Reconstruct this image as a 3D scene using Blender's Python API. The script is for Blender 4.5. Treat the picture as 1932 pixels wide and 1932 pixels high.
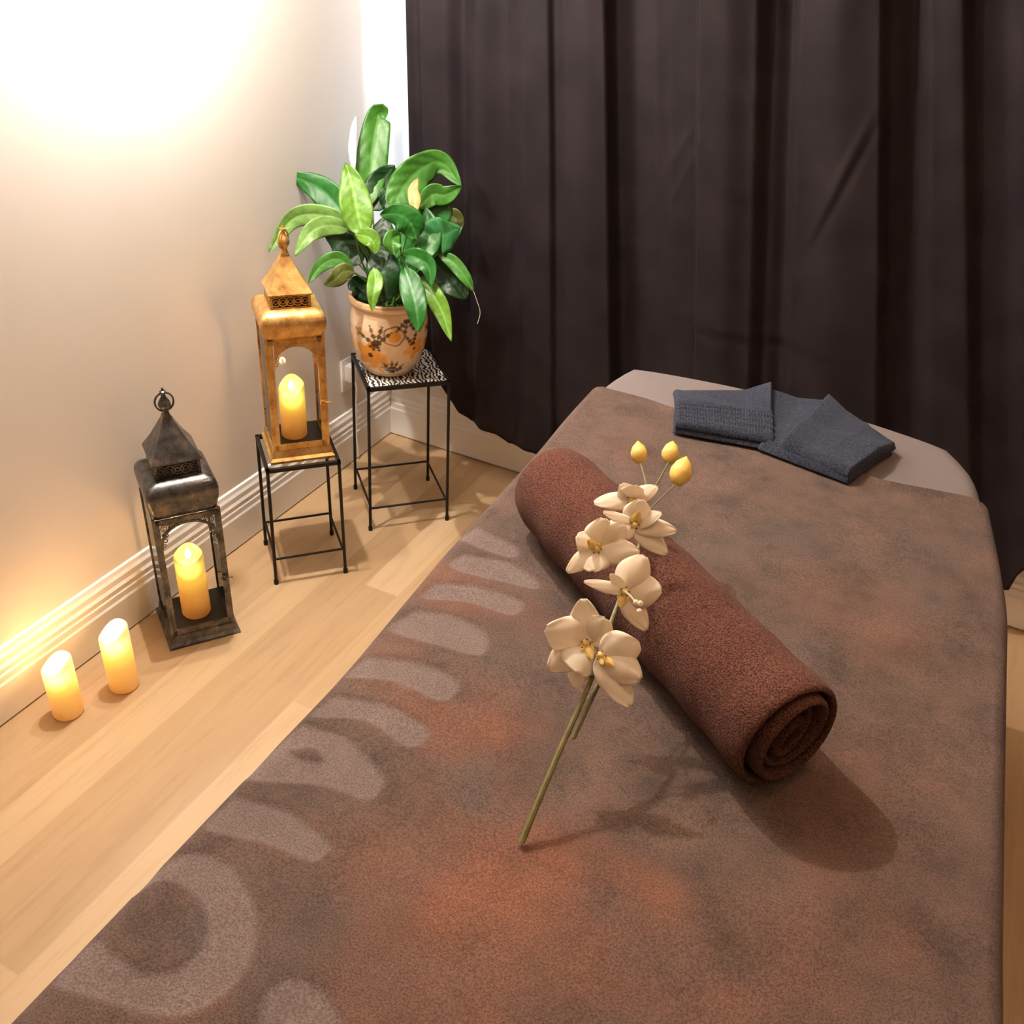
import bpy, bmesh, math, random
import numpy as np
from mathutils import Vector, Matrix
from math import sin, cos, pi
random.seed(4); rng = np.random.default_rng(4)
for o in list(bpy.data.objects): bpy.data.objects.remove(o)
scene = bpy.context.scene
C = scene.collection

# ------------------------------------------------------------------ camera
R_ = Vector((0.8918585, 0.44817516, 0.06105285)); U_ = Vector((-0.29397771, 0.4717688, 0.8312709)); F_ = Vector((-0.34375213, 0.75932419, -0.55250451))
cd = bpy.data.cameras.new('camera'); cam = bpy.data.objects.new('camera', cd); C.objects.link(cam)
M = Matrix((R_, U_, -F_)).transposed().to_4x4(); M.translation = (1.5283, -2.3517, 1.55)
cam.matrix_world = M
cd.sensor_width = 36; cd.lens = 1817.4/1932*36; cd.clip_start = .02
scene.camera = cam

# ------------------------------------------------------------------ light and exposure
vs = scene.view_settings
vs.view_transform = 'Standard'; vs.look = 'None'; vs.gamma = 1; vs.use_curve_mapping = False; vs.exposure = 0.2
w = bpy.data.worlds.new('daylight'); scene.world = w; w.use_nodes = True
w.node_tree.nodes['Background'].inputs[0].default_value = (.58, .77, 1, 1); w.node_tree.nodes['Background'].inputs[1].default_value = 4.5
def light(name, kind, loc, energy, color, size, target=None, **k):
    d = bpy.data.lights.new(name, kind); d.energy = energy; d.color = color
    if kind == 'AREA': d.shape = 'DISK'; d.size = size
    else: d.shadow_soft_size = size
    for a, b in k.items(): setattr(d, a, b)
    o = bpy.data.objects.new(name, d); C.objects.link(o); o.location = loc
    if target: o.rotation_euler = (Vector(target)-Vector(loc)).to_track_quat('-Z', 'Y').to_euler()
    return o
SC = (.17, -.86, 2.36)                 # ceiling spotlight near the left wall
WL = (.14, -.87, 1.48)                 # pendant bulb just above the frame
light('spotlight_light', 'POINT', SC, 98, (1, .92, .83), .015)
light('ceiling_lamp_light', 'POINT', (1.70, -1.22, 2.30), 12, (1, .62, .36), .03)
light('added_fill_light', 'AREA', (1.3, -2.7, 2.38), 2.5, (1, .60, .34), .7)  # unseen soft fill added behind the camera to lift the ambience

# ------------------------------------------------------------------ helpers
def prop(o, label=None, cat=None, group=None, kind=None):
    if label: o['label'] = label
    if cat: o['category'] = cat
    if group: o['group'] = group
    if kind: o['kind'] = kind
    return o
def empty(name, loc, label, cat, rz=0, group=None):
    o = bpy.data.objects.new(name, None); C.objects.link(o); o.location = loc; o.rotation_euler = (0, 0, rz); o.empty_display_size = .05
    return prop(o, label, cat, group)
def mk(name, bm, mat, parent=None, smooth=True, offset=None, ang=40):
    if offset is not None: bmesh.ops.translate(bm, verts=bm.verts, vec=-Vector(offset))
    me = bpy.data.meshes.new(name); bm.to_mesh(me); bm.free()
    if mat: me.materials.append(mat)
    if smooth:
        me.polygons.foreach_set('use_smooth', [True]*len(me.polygons))
        me.set_sharp_from_angle(angle=math.radians(ang))
    o = bpy.data.objects.new(name, me); C.objects.link(o); o.parent = parent
    return o
def BM(): return bmesh.new()
def box(bm, x0, x1, y0, y1, z0, z1, bev=0, mtx=None):
    r = bmesh.ops.create_cube(bm, size=1)['verts']
    for v in r: v.co = Vector(((x0+x1)/2+v.co.x*(x1-x0), (y0+y1)/2+v.co.y*(y1-y0), (z0+z1)/2+v.co.z*(z1-z0)))
    if bev:
        es = list({e for v in r for e in v.link_edges})
        r2 = bmesh.ops.bevel(bm, geom=es, offset=bev, segments=2, affect='EDGES', profile=.5)
        r = list({v for f in r2['faces'] for v in f.verts} | {v for v in r if v.is_valid})
    if mtx is not None: bmesh.ops.transform(bm, matrix=mtx, verts=r)
    return r
def rings(bm, rs, close=True, cap0=True, cap1=True):
    vr = [[bm.verts.new(p) for p in r] for r in rs]
    n = len(vr[0])
    for a, b in zip(vr, vr[1:]):
        for i in range(n if close else n-1):
            j = (i+1) % n
            bm.faces.new((a[i], a[j], b[j], b[i]))
    if cap0: bm.faces.new(vr[0][::-1])
    if cap1: bm.faces.new(vr[-1])
    return vr
def sq(h, z, r=0, n=5):                # square ring, corner radius r
    if r <= 0: return [(-h, -h, z), (h, -h, z), (h, h, z), (-h, h, z)]
    out = []
    for k, (sx, sy) in enumerate([(-1, -1), (1, -1), (1, 1), (-1, 1)]):
        a0 = pi + k*pi/2
        for i in range(n):
            a = a0 + i/(n-1)*pi/2
            out.append((sx*(h-r)+r*cos(a), sy*(h-r)+r*sin(a), z))
    return out
def circ(r, z, n=24, cx=0, cy=0): return [(cx+r*cos(2*pi*i/n), cy+r*sin(2*pi*i/n), z) for i in range(n)]
def lathe(bm, prof, n=24, cx=0, cy=0): rings(bm, [circ(max(r, 1e-4), z, n, cx, cy) for r, z in prof])
def catmull(P, n=8):
    P = [Vector(p) for p in P]; Q = [2*P[0]-P[1]]+P+[2*P[-1]-P[-2]]; out = []
    for i in range(1, len(Q)-2):
        a, b, c, d = Q[i-1:i+3]
        for k in range(n):
            t = k/n; out.append(.5*((2*b)+(c-a)*t+(2*a-5*b+4*c-d)*t*t+(3*b-a-3*c+d)*t**3))
    out.append(P[-1]); return out
def tube(bm, pts, r, n=8, smooth=0, closed=False):
    pts = catmull(pts, smooth) if smooth else [Vector(p) for p in pts]
    m = len(pts); rr = r if callable(r) else (lambda t: r)
    up = None; rs = []
    for i, p in enumerate(pts):
        if closed: t = pts[(i+1) % m]-pts[i-1]
        else: t = pts[min(i+1, m-1)]-pts[max(i-1, 0)]
        t.normalize()
        if up is None: up = Vector((0, 0, 1)) if abs(t.z) < .9 else Vector((1, 0, 0))
        s = t.cross(up).normalized(); up = s.cross(t).normalized()
        q = rr(i/max(1, m-1))
        rs.append([p+s*q*cos(2*pi*k/n)+up*q*sin(2*pi*k/n) for k in range(n)])
    if closed: rs.append(rs[0])
    rings(bm, rs, cap0=not closed, cap1=not closed)
    if closed: bmesh.ops.remove_doubles(bm, verts=bm.verts, dist=1e-6)
def grid(bm, fn, nu, nv):
    vs_ = [[bm.verts.new(fn(i/nu, j/nv)) for j in range(nv+1)] for i in range(nu+1)]
    for i in range(nu):
        for j in range(nv): bm.faces.new((vs_[i][j], vs_[i+1][j], vs_[i+1][j+1], vs_[i][j+1]))
    return vs_
def gridmesh(name, P, mat, parent=None, cols=None):  # P: (nu,nv,3) array -> open sheet
    nu, nv = P.shape[:2]; idx = np.arange(nu*nv).reshape(nu, nv)
    f = np.stack([idx[:-1, :-1], idx[1:, :-1], idx[1:, 1:], idx[:-1, 1:]], -1).reshape(-1, 4)
    me = bpy.data.meshes.new(name); me.from_pydata(P.reshape(-1, 3).tolist(), [], f.tolist())
    me.materials.append(mat); me.polygons.foreach_set('use_smooth', [True]*len(me.polygons))
    if cols is not None:
        a = me.color_attributes.new('pattern', 'FLOAT_COLOR', 'POINT')
        a.data.foreach_set('color', cols.reshape(-1).astype(np.float32))
    o = bpy.data.objects.new(name, me); C.objects.link(o); o.parent = parent
    return o
def solidify(o, t, off=-1, sub=0):
    m = o.modifiers.new('thickness', 'SOLIDIFY'); m.thickness = t; m.offset = off
    if sub: s = o.modifiers.new('smooth', 'SUBSURF'); s.levels = sub; s.render_levels = sub
def vnoise(x, y, s, seed=0):           # smooth value noise, arrays
    r = np.random.default_rng(seed); T = r.random((64, 64))
    x = np.asarray(x)/s; y = np.asarray(y)/s
    i = np.floor(x).astype(int); j = np.floor(y).astype(int); u = x-i; v = y-j; u = u*u*(3-2*u); v = v*v*(3-2*v)
    g = lambda a, b: T[a % 64, b % 64]
    return (g(i, j)*(1-u)+g(i+1, j)*u)*(1-v)+(g(i, j+1)*(1-u)+g(i+1, j+1)*u)*v
def inpoly(X, Y, poly, soft):          # soft mask: 1 inside, 0 outside
    ins = np.zeros(X.shape, bool); D = np.full(X.shape, 1e9)
    n = len(poly)
    for k in range(n):
        x0, y0 = poly[k]; x1, y1 = poly[(k+1) % n]
        c = ((y0 > Y) != (y1 > Y)) & (X < (x1-x0)*(Y-y0)/(y1-y0+1e-12)+x0); ins ^= c
        t = np.clip(((X-x0)*(x1-x0)+(Y-y0)*(y1-y0))/((x1-x0)**2+(y1-y0)**2+1e-12), 0, 1)
        D = np.minimum(D, np.hypot(X-x0-t*(x1-x0), Y-y0-t*(y1-y0)))
    sd = np.where(ins, D, -D)
    return np.clip(sd/soft+.5, 0, 1)
def roundpoly(P, n=5):
    return [tuple(v)[:2] for v in catmull([(*p, 0) for p in P+[P[0]]], n)][:-1]

# ------------------------------------------------------------------ materials
def new(name):
    m = bpy.data.materials.new(name); m.use_nodes = True; nt = m.node_tree
    return m, nt, nt.nodes['Principled BSDF']
def N(nt, t, **k):
    n = nt.nodes.new(t)
    for a, b in k.items():
        if a in n.inputs: n.inputs[a].default_value = b
        else: setattr(n, a, b)
    return n
def coords(nt, scale=(1, 1, 1), obj=True):
    tc = N(nt, 'ShaderNodeTexCoord'); mp = N(nt, 'ShaderNodeMapping'); mp.inputs['Scale'].default_value = scale
    nt.links.new(tc.outputs['Object' if obj else 'Generated'], mp.inputs[0]); return mp.outputs[0]
def noise(nt, vec, scale, detail=3, rough=.5):
    n = N(nt, 'ShaderNodeTexNoise', Scale=scale, Detail=detail, Roughness=rough); nt.links.new(vec, n.inputs['Vector']); return n.outputs['Fac']
def ramp(nt, fac, stops):
    r = N(nt, 'ShaderNodeValToRGB'); e = r.color_ramp.elements
    while len(e) < len(stops): e.new(.5)
    for q, (p, c) in zip(e, stops): q.position = p; q.color = (*c, 1)
    nt.links.new(fac, r.inputs[0]); return r.outputs[0]
def mix(nt, fac, a, b, mode='MIX'):
    m = N(nt, 'ShaderNodeMix', data_type='RGBA', blend_type=mode)
    for s, v in ((m.inputs[0], fac), (m.inputs[6], a), (m.inputs[7], b)):
        if isinstance(v, (int, float)): s.default_value = v
        elif isinstance(v, tuple): s.default_value = (*v, 1)
        else: nt.links.new(v, s)
    return m.outputs[2]
def bump(nt, b, h, strength, dist=.002):
    n = N(nt, 'ShaderNodeBump', Strength=strength, Distance=dist); nt.links.new(h, n.inputs['Height']); nt.links.new(n.outputs[0], b.inputs['Normal'])
def simple(name, col, rough=.5, metal=0, var=0, vs_=40, bmp=0, bs=300, **k):
    m, nt, b = new(name)
    b.inputs['Roughness'].default_value = rough; b.inputs['Metallic'].default_value = metal
    v = coords(nt)
    if var:
        f = noise(nt, v, vs_, 4)
        nt.links.new(ramp(nt, f, [(.3, tuple(c*(1-var) for c in col)), (.7, tuple(min(1, c*(1+var)) for c in col))]), b.inputs['Base Color'])
    else: b.inputs['Base Color'].default_value = (*col, 1)
    if bmp: bump(nt, b, noise(nt, v, bs, 3), bmp)
    for a, c in k.items(): b.inputs[a.replace('_', ' ')].default_value = c
    return m
WALL = simple('wall_paint', (.82, .775, .725), .75, var=.02, vs_=3, bmp=.05, bs=250)
CEIL = simple('ceiling_paint', (.62, .58, .53), .8)
TAUPE = simple('taupe_wall_paint', (.26, .19, .14), .8)
TRIM = simple('glossy_trim_paint', (.90, .87, .83), .28, var=.02, vs_=6)
def floor_mat():
    m, nt, b = new('laminate_floor')
    v = coords(nt)
    sw = N(nt, 'ShaderNodeMapping'); sw.inputs['Rotation'].default_value = (0, 0, pi/2); nt.links.new(v, sw.inputs[0])
    br = N(nt, 'ShaderNodeTexBrick', Scale=1.0, **{'Mortar Size': .0012, 'Brick Width': 1.15, 'Row Height': .098, 'Bias': 0.0, 'Mortar Smooth': .3})
    br.offset = .37; br.inputs['Color1'].default_value = (0, 0, 0, 1); br.inputs['Color2'].default_value = (1, 1, 1, 1); br.inputs['Mortar'].default_value = (.35, .35, .35, 1)
    nt.links.new(sw.outputs[0], br.inputs['Vector'])
    base = ramp(nt, br.outputs['Color'], [(0, (.47, .315, .175)), (.5, (.53, .365, .205)), (1, (.62, .45, .275))])
    st = N(nt, 'ShaderNodeMapping'); st.inputs['Scale'].default_value = (22, 1.6, 1); nt.links.new(v, st.inputs[0])
    g = noise(nt, st.outputs[0], 2.2, 6, .65)
    gr = ramp(nt, g, [(.25, (.80, .74, .66)), (.5, (1, 1, 1)), (.8, (1.0, .98, .95))])
    col = mix(nt, .8, base, gr, 'MULTIPLY')
    st2 = N(nt, 'ShaderNodeMapping'); st2.inputs['Scale'].default_value = (5, .8, 1); nt.links.new(v, st2.inputs[0])
    g2 = noise(nt, st2.outputs[0], 2, 3)
    col = mix(nt, .6, col, ramp(nt, g2, [(.3, (.86, .80, .72)), (.65, (1, 1, 1))]), 'MULTIPLY')
    nt.links.new(col, b.inputs['Base Color']); b.inputs['Roughness'].default_value = .38
    bump(nt, b, g, .06, .001)
    return m
FLOOR = floor_mat()
def metal_patina(name, lo, mid, hi, rough=.35, metal=.8):
    m, nt, b = new(name); v = coords(nt)
    nt.links.new(ramp(nt, noise(nt, v, 28, 5, .7), [(.3, lo), (.52, mid), (.72, hi)]), b.inputs['Base Color'])
    nt.links.new(ramp(nt, noise(nt, v, 60, 3), [(.3, (rough*.7,)*3), (.7, (rough*1.5,)*3)]), b.inputs['Roughness'])
    b.inputs['Metallic'].default_value = metal; bump(nt, b, noise(nt, v, 90, 3), .08, .001)
    return m
BLACKM = metal_patina('aged_black_metal', (.045, .045, .045), (.14, .14, .14), (.30, .24, .19), .30, .85)
GOLDM = metal_patina('aged_gold_metal', (.46, .22, .07), (.72, .43, .14), (.88, .64, .27), .36, .7)
IRON = simple('black_wrought_iron', (.016, .014, .013), .42, .5, bmp=.2)
DARKIN = simple('dark_floor_and_hole_shade', (.05, .052, .05), .35, .3)  # dark floor plate, and painted shade inside the collar holes
def glass_mat():
    m, nt, b = new('clear_glass'); out = nt.nodes['Material Output']
    tr = N(nt, 'ShaderNodeBsdfTransparent'); gl = N(nt, 'ShaderNodeBsdfGlossy', Roughness=.02); fr = N(nt, 'ShaderNodeFresnel', IOR=1.3)
    mx = N(nt, 'ShaderNodeMixShader'); nt.links.new(fr.outputs[0], mx.inputs[0]); nt.links.new(tr.outputs[0], mx.inputs[1]); nt.links.new(gl.outputs[0], mx.inputs[2])
    nt.links.new(mx.outputs[0], out.inputs[0]); return m
GLASS = glass_mat()
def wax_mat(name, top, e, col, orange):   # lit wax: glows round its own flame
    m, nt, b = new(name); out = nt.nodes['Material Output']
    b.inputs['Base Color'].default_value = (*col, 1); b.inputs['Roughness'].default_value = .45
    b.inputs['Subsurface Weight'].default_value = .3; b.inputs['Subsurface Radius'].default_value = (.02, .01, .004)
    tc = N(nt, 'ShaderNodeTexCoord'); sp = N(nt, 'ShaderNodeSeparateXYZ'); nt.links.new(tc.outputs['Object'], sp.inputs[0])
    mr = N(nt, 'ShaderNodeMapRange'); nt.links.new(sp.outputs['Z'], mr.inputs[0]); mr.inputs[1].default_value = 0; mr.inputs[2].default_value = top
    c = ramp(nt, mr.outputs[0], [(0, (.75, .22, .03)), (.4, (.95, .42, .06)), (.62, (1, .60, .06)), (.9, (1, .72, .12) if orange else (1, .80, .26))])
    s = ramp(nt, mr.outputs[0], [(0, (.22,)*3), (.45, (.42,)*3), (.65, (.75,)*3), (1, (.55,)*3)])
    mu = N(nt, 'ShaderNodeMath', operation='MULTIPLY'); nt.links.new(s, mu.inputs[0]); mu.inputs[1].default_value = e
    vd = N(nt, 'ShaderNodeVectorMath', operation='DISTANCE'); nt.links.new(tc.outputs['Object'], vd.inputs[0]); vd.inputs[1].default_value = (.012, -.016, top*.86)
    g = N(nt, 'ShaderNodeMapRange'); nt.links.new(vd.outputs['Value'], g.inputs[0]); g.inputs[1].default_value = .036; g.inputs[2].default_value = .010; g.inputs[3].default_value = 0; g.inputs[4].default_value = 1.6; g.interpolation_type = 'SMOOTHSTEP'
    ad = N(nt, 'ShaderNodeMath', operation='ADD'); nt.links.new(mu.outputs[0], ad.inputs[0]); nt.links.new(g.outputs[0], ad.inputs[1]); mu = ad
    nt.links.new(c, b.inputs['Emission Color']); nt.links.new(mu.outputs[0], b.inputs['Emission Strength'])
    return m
def emit(name, col, st):
    m, nt, b = new(name); b.inputs['Base Color'].default_value = (*col, 1); b.inputs['Emission Color'].default_value = (*col, 1); b.inputs['Emission Strength'].default_value = st
    return m
GLOBE = emit('lamp_globe', (1, .92, .83), 2650)
FLAME = emit('candle_flame', (1, .86, .55), 9)

# ------------------------------------------------------------------ the room
RX, RY, RZ = 2.75, -3.3, 2.5
def struct(name, bm, mat, **k): return prop(mk(name, bm, mat, smooth=False, **k), kind='structure')
b = BM(); box(b, -.12, RX+.12, RY-.12, .12, -.1, 0); struct('floor', b, FLOOR)
b = BM(); box(b, -.12, RX+.12, RY-.12, .12, RZ, RZ+.1); struct('ceiling', b, CEIL)
b = BM(); box(b, -.12, 0, RY-.12, .12, 0, RZ); struct('wall_left', b, WALL)
b = BM(); box(b, RX, RX+.12, RY-.12, .12, 0, RZ); struct('wall_right', b, TAUPE)
b = BM(); box(b, 0, RX, RY-.12, RY, 0, RZ); struct('wall_front', b, TAUPE)
WX0, WX1, WZ0, WZ1 = .03, 1.85, .55, 2.15
b = BM(); box(b, 0, WX0, 0, .12, 0, RZ); box(b, WX1, RX, 0, .12, 0, RZ); box(b, WX0, WX1, 0, .12, 0, WZ0); box(b, WX0, WX1, 0, .12, WZ1, RZ)
struct('wall_back', b, WALL)
win = BM()
for x0, x1, z0, z1 in [(WX0, WX1, WZ0, WZ0+.05), (WX0, WX1, WZ1-.05, WZ1), (WX0, WX0+.04, WZ0, WZ1), (WX1-.04, WX1, WZ0, WZ1), (.92, .97, WZ0, WZ1)]:
    box(win, x0, x1, .05, .09, z0, z1)
wo = struct('window_1', win, TRIM)
b = BM(); box(b, WX0+.04, WX1-.04, .068, .072, WZ0+.05, WZ1-.05); mk('pane', b, GLASS, wo, smooth=False)
# moulded baseboards
prof = [(0, .003), (.016, .003), (.017, .004), (.017, .092), (.0145, .098), (.0145, .112), (.012, .116), (.0135, .128), (.010, .136), (.010, .150), (.0065, .158), (.005, .168), (0, .171)]
def baseboard(name, p0, p1, n):
    p0 = Vector(p0); p1 = Vector(p1); n = Vector(n); b = BM()
    rings(b, [[p+n*d+Vector((0, 0, z)) for d, z in prof] for p in (p0, p1)])
    bmesh.ops.recalc_face_normals(b, faces=b.faces); return struct(name, b, TRIM)
baseboard('baseboard_left', (0, RY, 0), (0, 0, 0), (1, 0, 0))
baseboard('baseboard_back', (.017, 0, 0), (RX, 0, 0), (0, -1, 0))
baseboard('baseboard_right', (RX, RY, 0), (RX, -.017, 0), (-1, 0, 0))

# ------------------------------------------------------------------ lamps above the frame
t = empty('ceiling_spotlight', (SC[0], SC[1], RZ), 'small brass spotlight under the ceiling aimed at the left wall', 'lamp')
b = BM(); lathe(b, [(.001, -.014), (.040, -.014), (.042, -.010), (.042, 0), (.001, 0)], 28); mk('ceiling_rose', b, GOLDM, t)
b = BM(); tube(b, [(0, 0, -.012), (0, 0, -.06)], .006, 8); mk('stem', b, GOLDM, t)
b = BM(); lathe(b, [(.012, -.055), (.030, -.060), (.036, -.085), (.036, -.088), (.028, -.064), (.010, -.060)], 24); mk('lamp_shade', b, GOLDM, t)
t = empty('pendant_lamp', (WL[0], WL[1], RZ), 'bare bulb hanging on a thin black cord close to the left wall', 'lamp')
b = BM(); lathe(b, [(.001, -.02), (.020, -.02), (.024, 0), (.001, 0)], 20); tube(b, [(0, 0, -.018), (0, 0, WL[2]-RZ+.028)], .0012, 6); mk('cord', b, IRON, t)
b = BM(); lathe(b, [(.002, WL[2]-RZ+.030), (.007, WL[2]-RZ+.028), (.008, WL[2]-RZ+.011), (.002, WL[2]-RZ+.010)], 16); mk('socket', b, IRON, t)
b = BM(); bmesh.ops.create_uvsphere(b, u_segments=24, v_segments=16, radius=.014, matrix=Matrix.Translation((0, 0, WL[2]-RZ))); mk('bulb', b, GLOBE, t)
t = empty('ceiling_lamp', (1.70, -1.22, RZ), 'flat round lamp under the ceiling above the massage table', 'lamp')
b = BM(); lathe(b, [(.001, -.05), (.13, -.05), (.14, -.04), (.14, 0), (.001, 0)], 32); mk('lamp_shade', b, TRIM, t)

# ------------------------------------------------------------------ curtains
KN = [(.10,.030),(.13,.02),(.17,.05),(.235,.045),(.28,.02),(.34,.055),(.42,.035),(.49,.07),(.55,.075),(.562,.055),(.60,.075),(.66,.09),(.70,.085),(.716,.03),(.76,.0),(.80,.01),(.86,.05),(.915,.055),(.93,.10),(.99,.105),(1.05,.085),(1.085,.04),(1.12,.02),(1.15,.055),(1.24,.085),(1.325,.075),(1.35,.03),(1.395,.005),(1.44,.04),(1.50,.05),(1.53,.02),(1.58,.015),(1.66,.06),(1.75,.055),(1.86,.02),(1.95,.05),(2.05,.03),(2.15,.06)]
kx = np.array([k[0] for k in KN]); ky = np.array([k[1] for k in KN])
def smooth_interp(x, kx, ky):
    i = np.clip(np.searchsorted(kx, x)-1, 0, len(kx)-2); t = np.clip((x-kx[i])/(kx[i+1]-kx[i]), 0, 1); t = t*t*(3-2*t)
    return ky[i]*(1-t)+ky[i+1]*t
hx = np.array([.10,.16,.19,.215,.242,.27,.305,.34,.374,.40,.428,.45,.473,.52,.575,.9,1.4,1.8,1.852,1.87,1.90,2.15]); hz = np.array([.36,.34,.29,.262,.235,.205,.180,.178,.179,.178,.174,.163,.152,.158,.165,.15,.15,.135,.15,.20,.25,.24])
nu, nv = 560, 150
uu = np.linspace(0, 1, nu)[:, None]; vv = np.linspace(0, 1, nv)[None, :]
xb = .10+uu*2.05+0*vv
KF = np.interp(xb, [.1,.27,.5,.71,.94,1.12,1.34,1.5,2.15], [.05,.054,.104,.15,.158,.187,.26,.31,.36])*np.clip((xb-.1)/.35, 0, 1)   # the folds fan out towards the floor
zb = np.interp(xb+KF*.82, hx, hz); zt = 2.22
Z = zb+(zt-zb)*vv
def edge(z): return np.interp(z, [.25, .36, .6, .86, 1.27, 2.2], [.188, .175, .160, .141, .125, .12])
X = xb+(edge(Z)-.10)*np.clip(1-(xb-.10)/.35, 0, 1)+KF*(1.0-Z)
lean = (Z-1.0)*.008*np.sin(xb*9)
D = smooth_interp(xb+lean, kx, ky)*(.86+.14*np.sin(Z*2+xb*3))
D += .005*vnoise(xb+5, Z*.25, .09, 1)+.006*vnoise(xb+5, Z+3, .25, 2)
# pressed creases across the cloth and a few wrinkles
def crease(x0, x1, z0, z1, amp, wd=.006):
    t = np.clip(((X-x0)*(x1-x0)+(Z-z0)*(z1-z0))/((x1-x0)**2+(z1-z0)**2), 0, 1)
    d = np.hypot(X-x0-t*(x1-x0), Z-z0-t*(z1-z0)); return amp*np.exp(-(d/wd)**2)*np.sin(pi*np.clip(t, .02, .98))**.3
D += crease(.93, 1.33, .655, .655, .0035, .008)-crease(.93, 1.33, .64, .64, .004, .008)
D += crease(.62, .92, .78, .80, .002)+crease(.95, 1.1, .98, .99, .002)+crease(.78, .93, .85, 1.18, .0022, .007)+crease(.83, .93, .83, 1.1, .002, .006)
D += crease(1.20, 1.27, .9, 1.18, .004, .01)-crease(1.215, 1.29, .9, 1.18, .003, .008)+crease(.97, 1.08, 1.25, 1.05, .002)
Y = -.068-D
P = np.stack([X, Y, Z], -1)
def curtain_mat():
    m, nt, b = new('blackout_curtain'); v = coords(nt)
    f = noise(nt, v, 900, 2); g = noise(nt, v, 9, 3)
    c = ramp(nt, g, [(.3, (.0115, .0088, .0115)), (.7, (.020, .0150, .0172))])
    nt.links.new(mix(nt, .5, c, ramp(nt, f, [(.35, (.55, .55, .55)), (.65, (1.3, 1.3, 1.3))]), 'MULTIPLY'), b.inputs['Base Color'])
    b.inputs['Roughness'].default_value = .6; b.inputs['Specular IOR Level'].default_value = .12; b.inputs['Sheen Weight'].default_value = .02; b.inputs['Sheen Roughness'].default_value = .4; b.inputs['Sheen Tint'].default_value = (.6, .45, .45, 1)
    bump(nt, b, f, .25, .0008); return m
CURT = curtain_mat()
co = gridmesh('blackout_curtain', P, CURT); solidify(co, .002)
prop(co, 'long dark purple-brown curtain with heavy folds hanging behind the massage table', 'curtain')
t = prop(mk('curtain_rod', (lambda b: (tube(b, [(.02, -.10, 2.27), (2.3, -.10, 2.27)], .012, 12), b)[1])(BM()), IRON), 'black rod above the window that carries the curtains', 'curtain rod')
def sheer_mat():
    m, nt, b = new('sheer_voile'); out = nt.nodes['Material Output']
    tl = N(nt, 'ShaderNodeBsdfTranslucent', Color=(.95, .95, .95, 1)); df = N(nt, 'ShaderNodeBsdfDiffuse', Color=(.92, .91, .9, 1)); tr = N(nt, 'ShaderNodeBsdfTransparent')
    a = N(nt, 'ShaderNodeMixShader', Fac=.5); c = N(nt, 'ShaderNodeMixShader', Fac=.22)
    nt.links.new(tl.outputs[0], a.inputs[1]); nt.links.new(df.outputs[0], a.inputs[2]); nt.links.new(a.outputs[0], c.inputs[1]); nt.links.new(tr.outputs[0], c.inputs[2])
    nt.links.new(c.outputs[0], out.inputs[0]); return m
u2 = np.linspace(0, 1, 120)[:, None]; v2 = np.linspace(0, 1, 90)[None, :]
Zs = .19+(2.2-.19)*v2+0*u2
puff = np.interp(Zs, [.19, .45, .8, 1.1, 1.3, 2.2], [.03, .045, .07, .088, .09, .07])
Xs = .008+u2*.30+.004*np.sin(Zs*9)*(1-u2)
Ys = -.012-puff*(np.cos(np.clip(u2*1.5, 0, 1)*pi)*.5+.5)-.004*np.sin(u2*40)
sh = gridmesh('sheer_curtain', np.stack([Xs, Ys, Zs], -1), sheer_mat())
prop(sh, 'white sheer curtain glowing with daylight in the corner beside the dark curtain', 'curtain')

# ------------------------------------------------------------------ wall socket
t = empty('wall_socket', (0, -.232, .295), 'white wall socket on the left wall beside the plant stand', 'socket')
b = BM(); box(b, 0, .008, -.026, .026, -.05, .05, .003); mk('cover_plate', b, TRIM, t)
b = BM(); box(b, .006, .034, -.016, .020, -.018, .034, .007); mk('plug', b, TRIM, t)
b = BM(); tube(b, [(.030, 0, -.012), (.036, .004, -.04), (.026, .012, -.10), (.022, .016, -.20), (.024, .02, -.285)], .0025, 6, 6); mk('cord', b, TRIM, t)

# ------------------------------------------------------------------ wire stands
def stand(loc, rz, hw, h, zr, label, top=None):
    t = empty('wire_stand', loc, label, 'stand', rz, 'nested wire plant stands')
    r = .0042
    for sx, sy in ((-1, -1), (1, -1), (1, 1), (-1, 1)):
        b = BM(); tube(b, [(sx*(hw+.004), sy*(hw+.004), 0), (sx*hw, sy*hw, h-.004)], r, 8)
        lathe(b, [(.0058, 0), (.0060, .012), (.004, .015)], 10, sx*(hw+.004), sy*(hw+.004)); mk('leg', b, IRON, t)
    c = [(-hw, -hw), (hw, -hw), (hw, hw), (-hw, hw)]
    for i in range(4):
        a, d = c[i], c[(i+1) % 4]
        b = BM(); tube(b, [(a[0], a[1], zr), (d[0], d[1], zr)], .0032, 8); mk('rail', b, IRON, t)
    b = BM()
    for i in range(4):
        a, d = c[i], c[(i+1) % 4]; box(b, min(a[0], d[0])-r, max(a[0], d[0])+r, min(a[1], d[1])-r, max(a[1], d[1])+r, h-.010, h)
    mk('top_frame', b, IRON, t, smooth=False)
    if top:
        b = BM(); box(b, -hw+r, hw-r, -hw+r, hw-r, h-.008, h-.0015); mk('mosaic_top', b, top, t, smooth=False)
    return t
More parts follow.
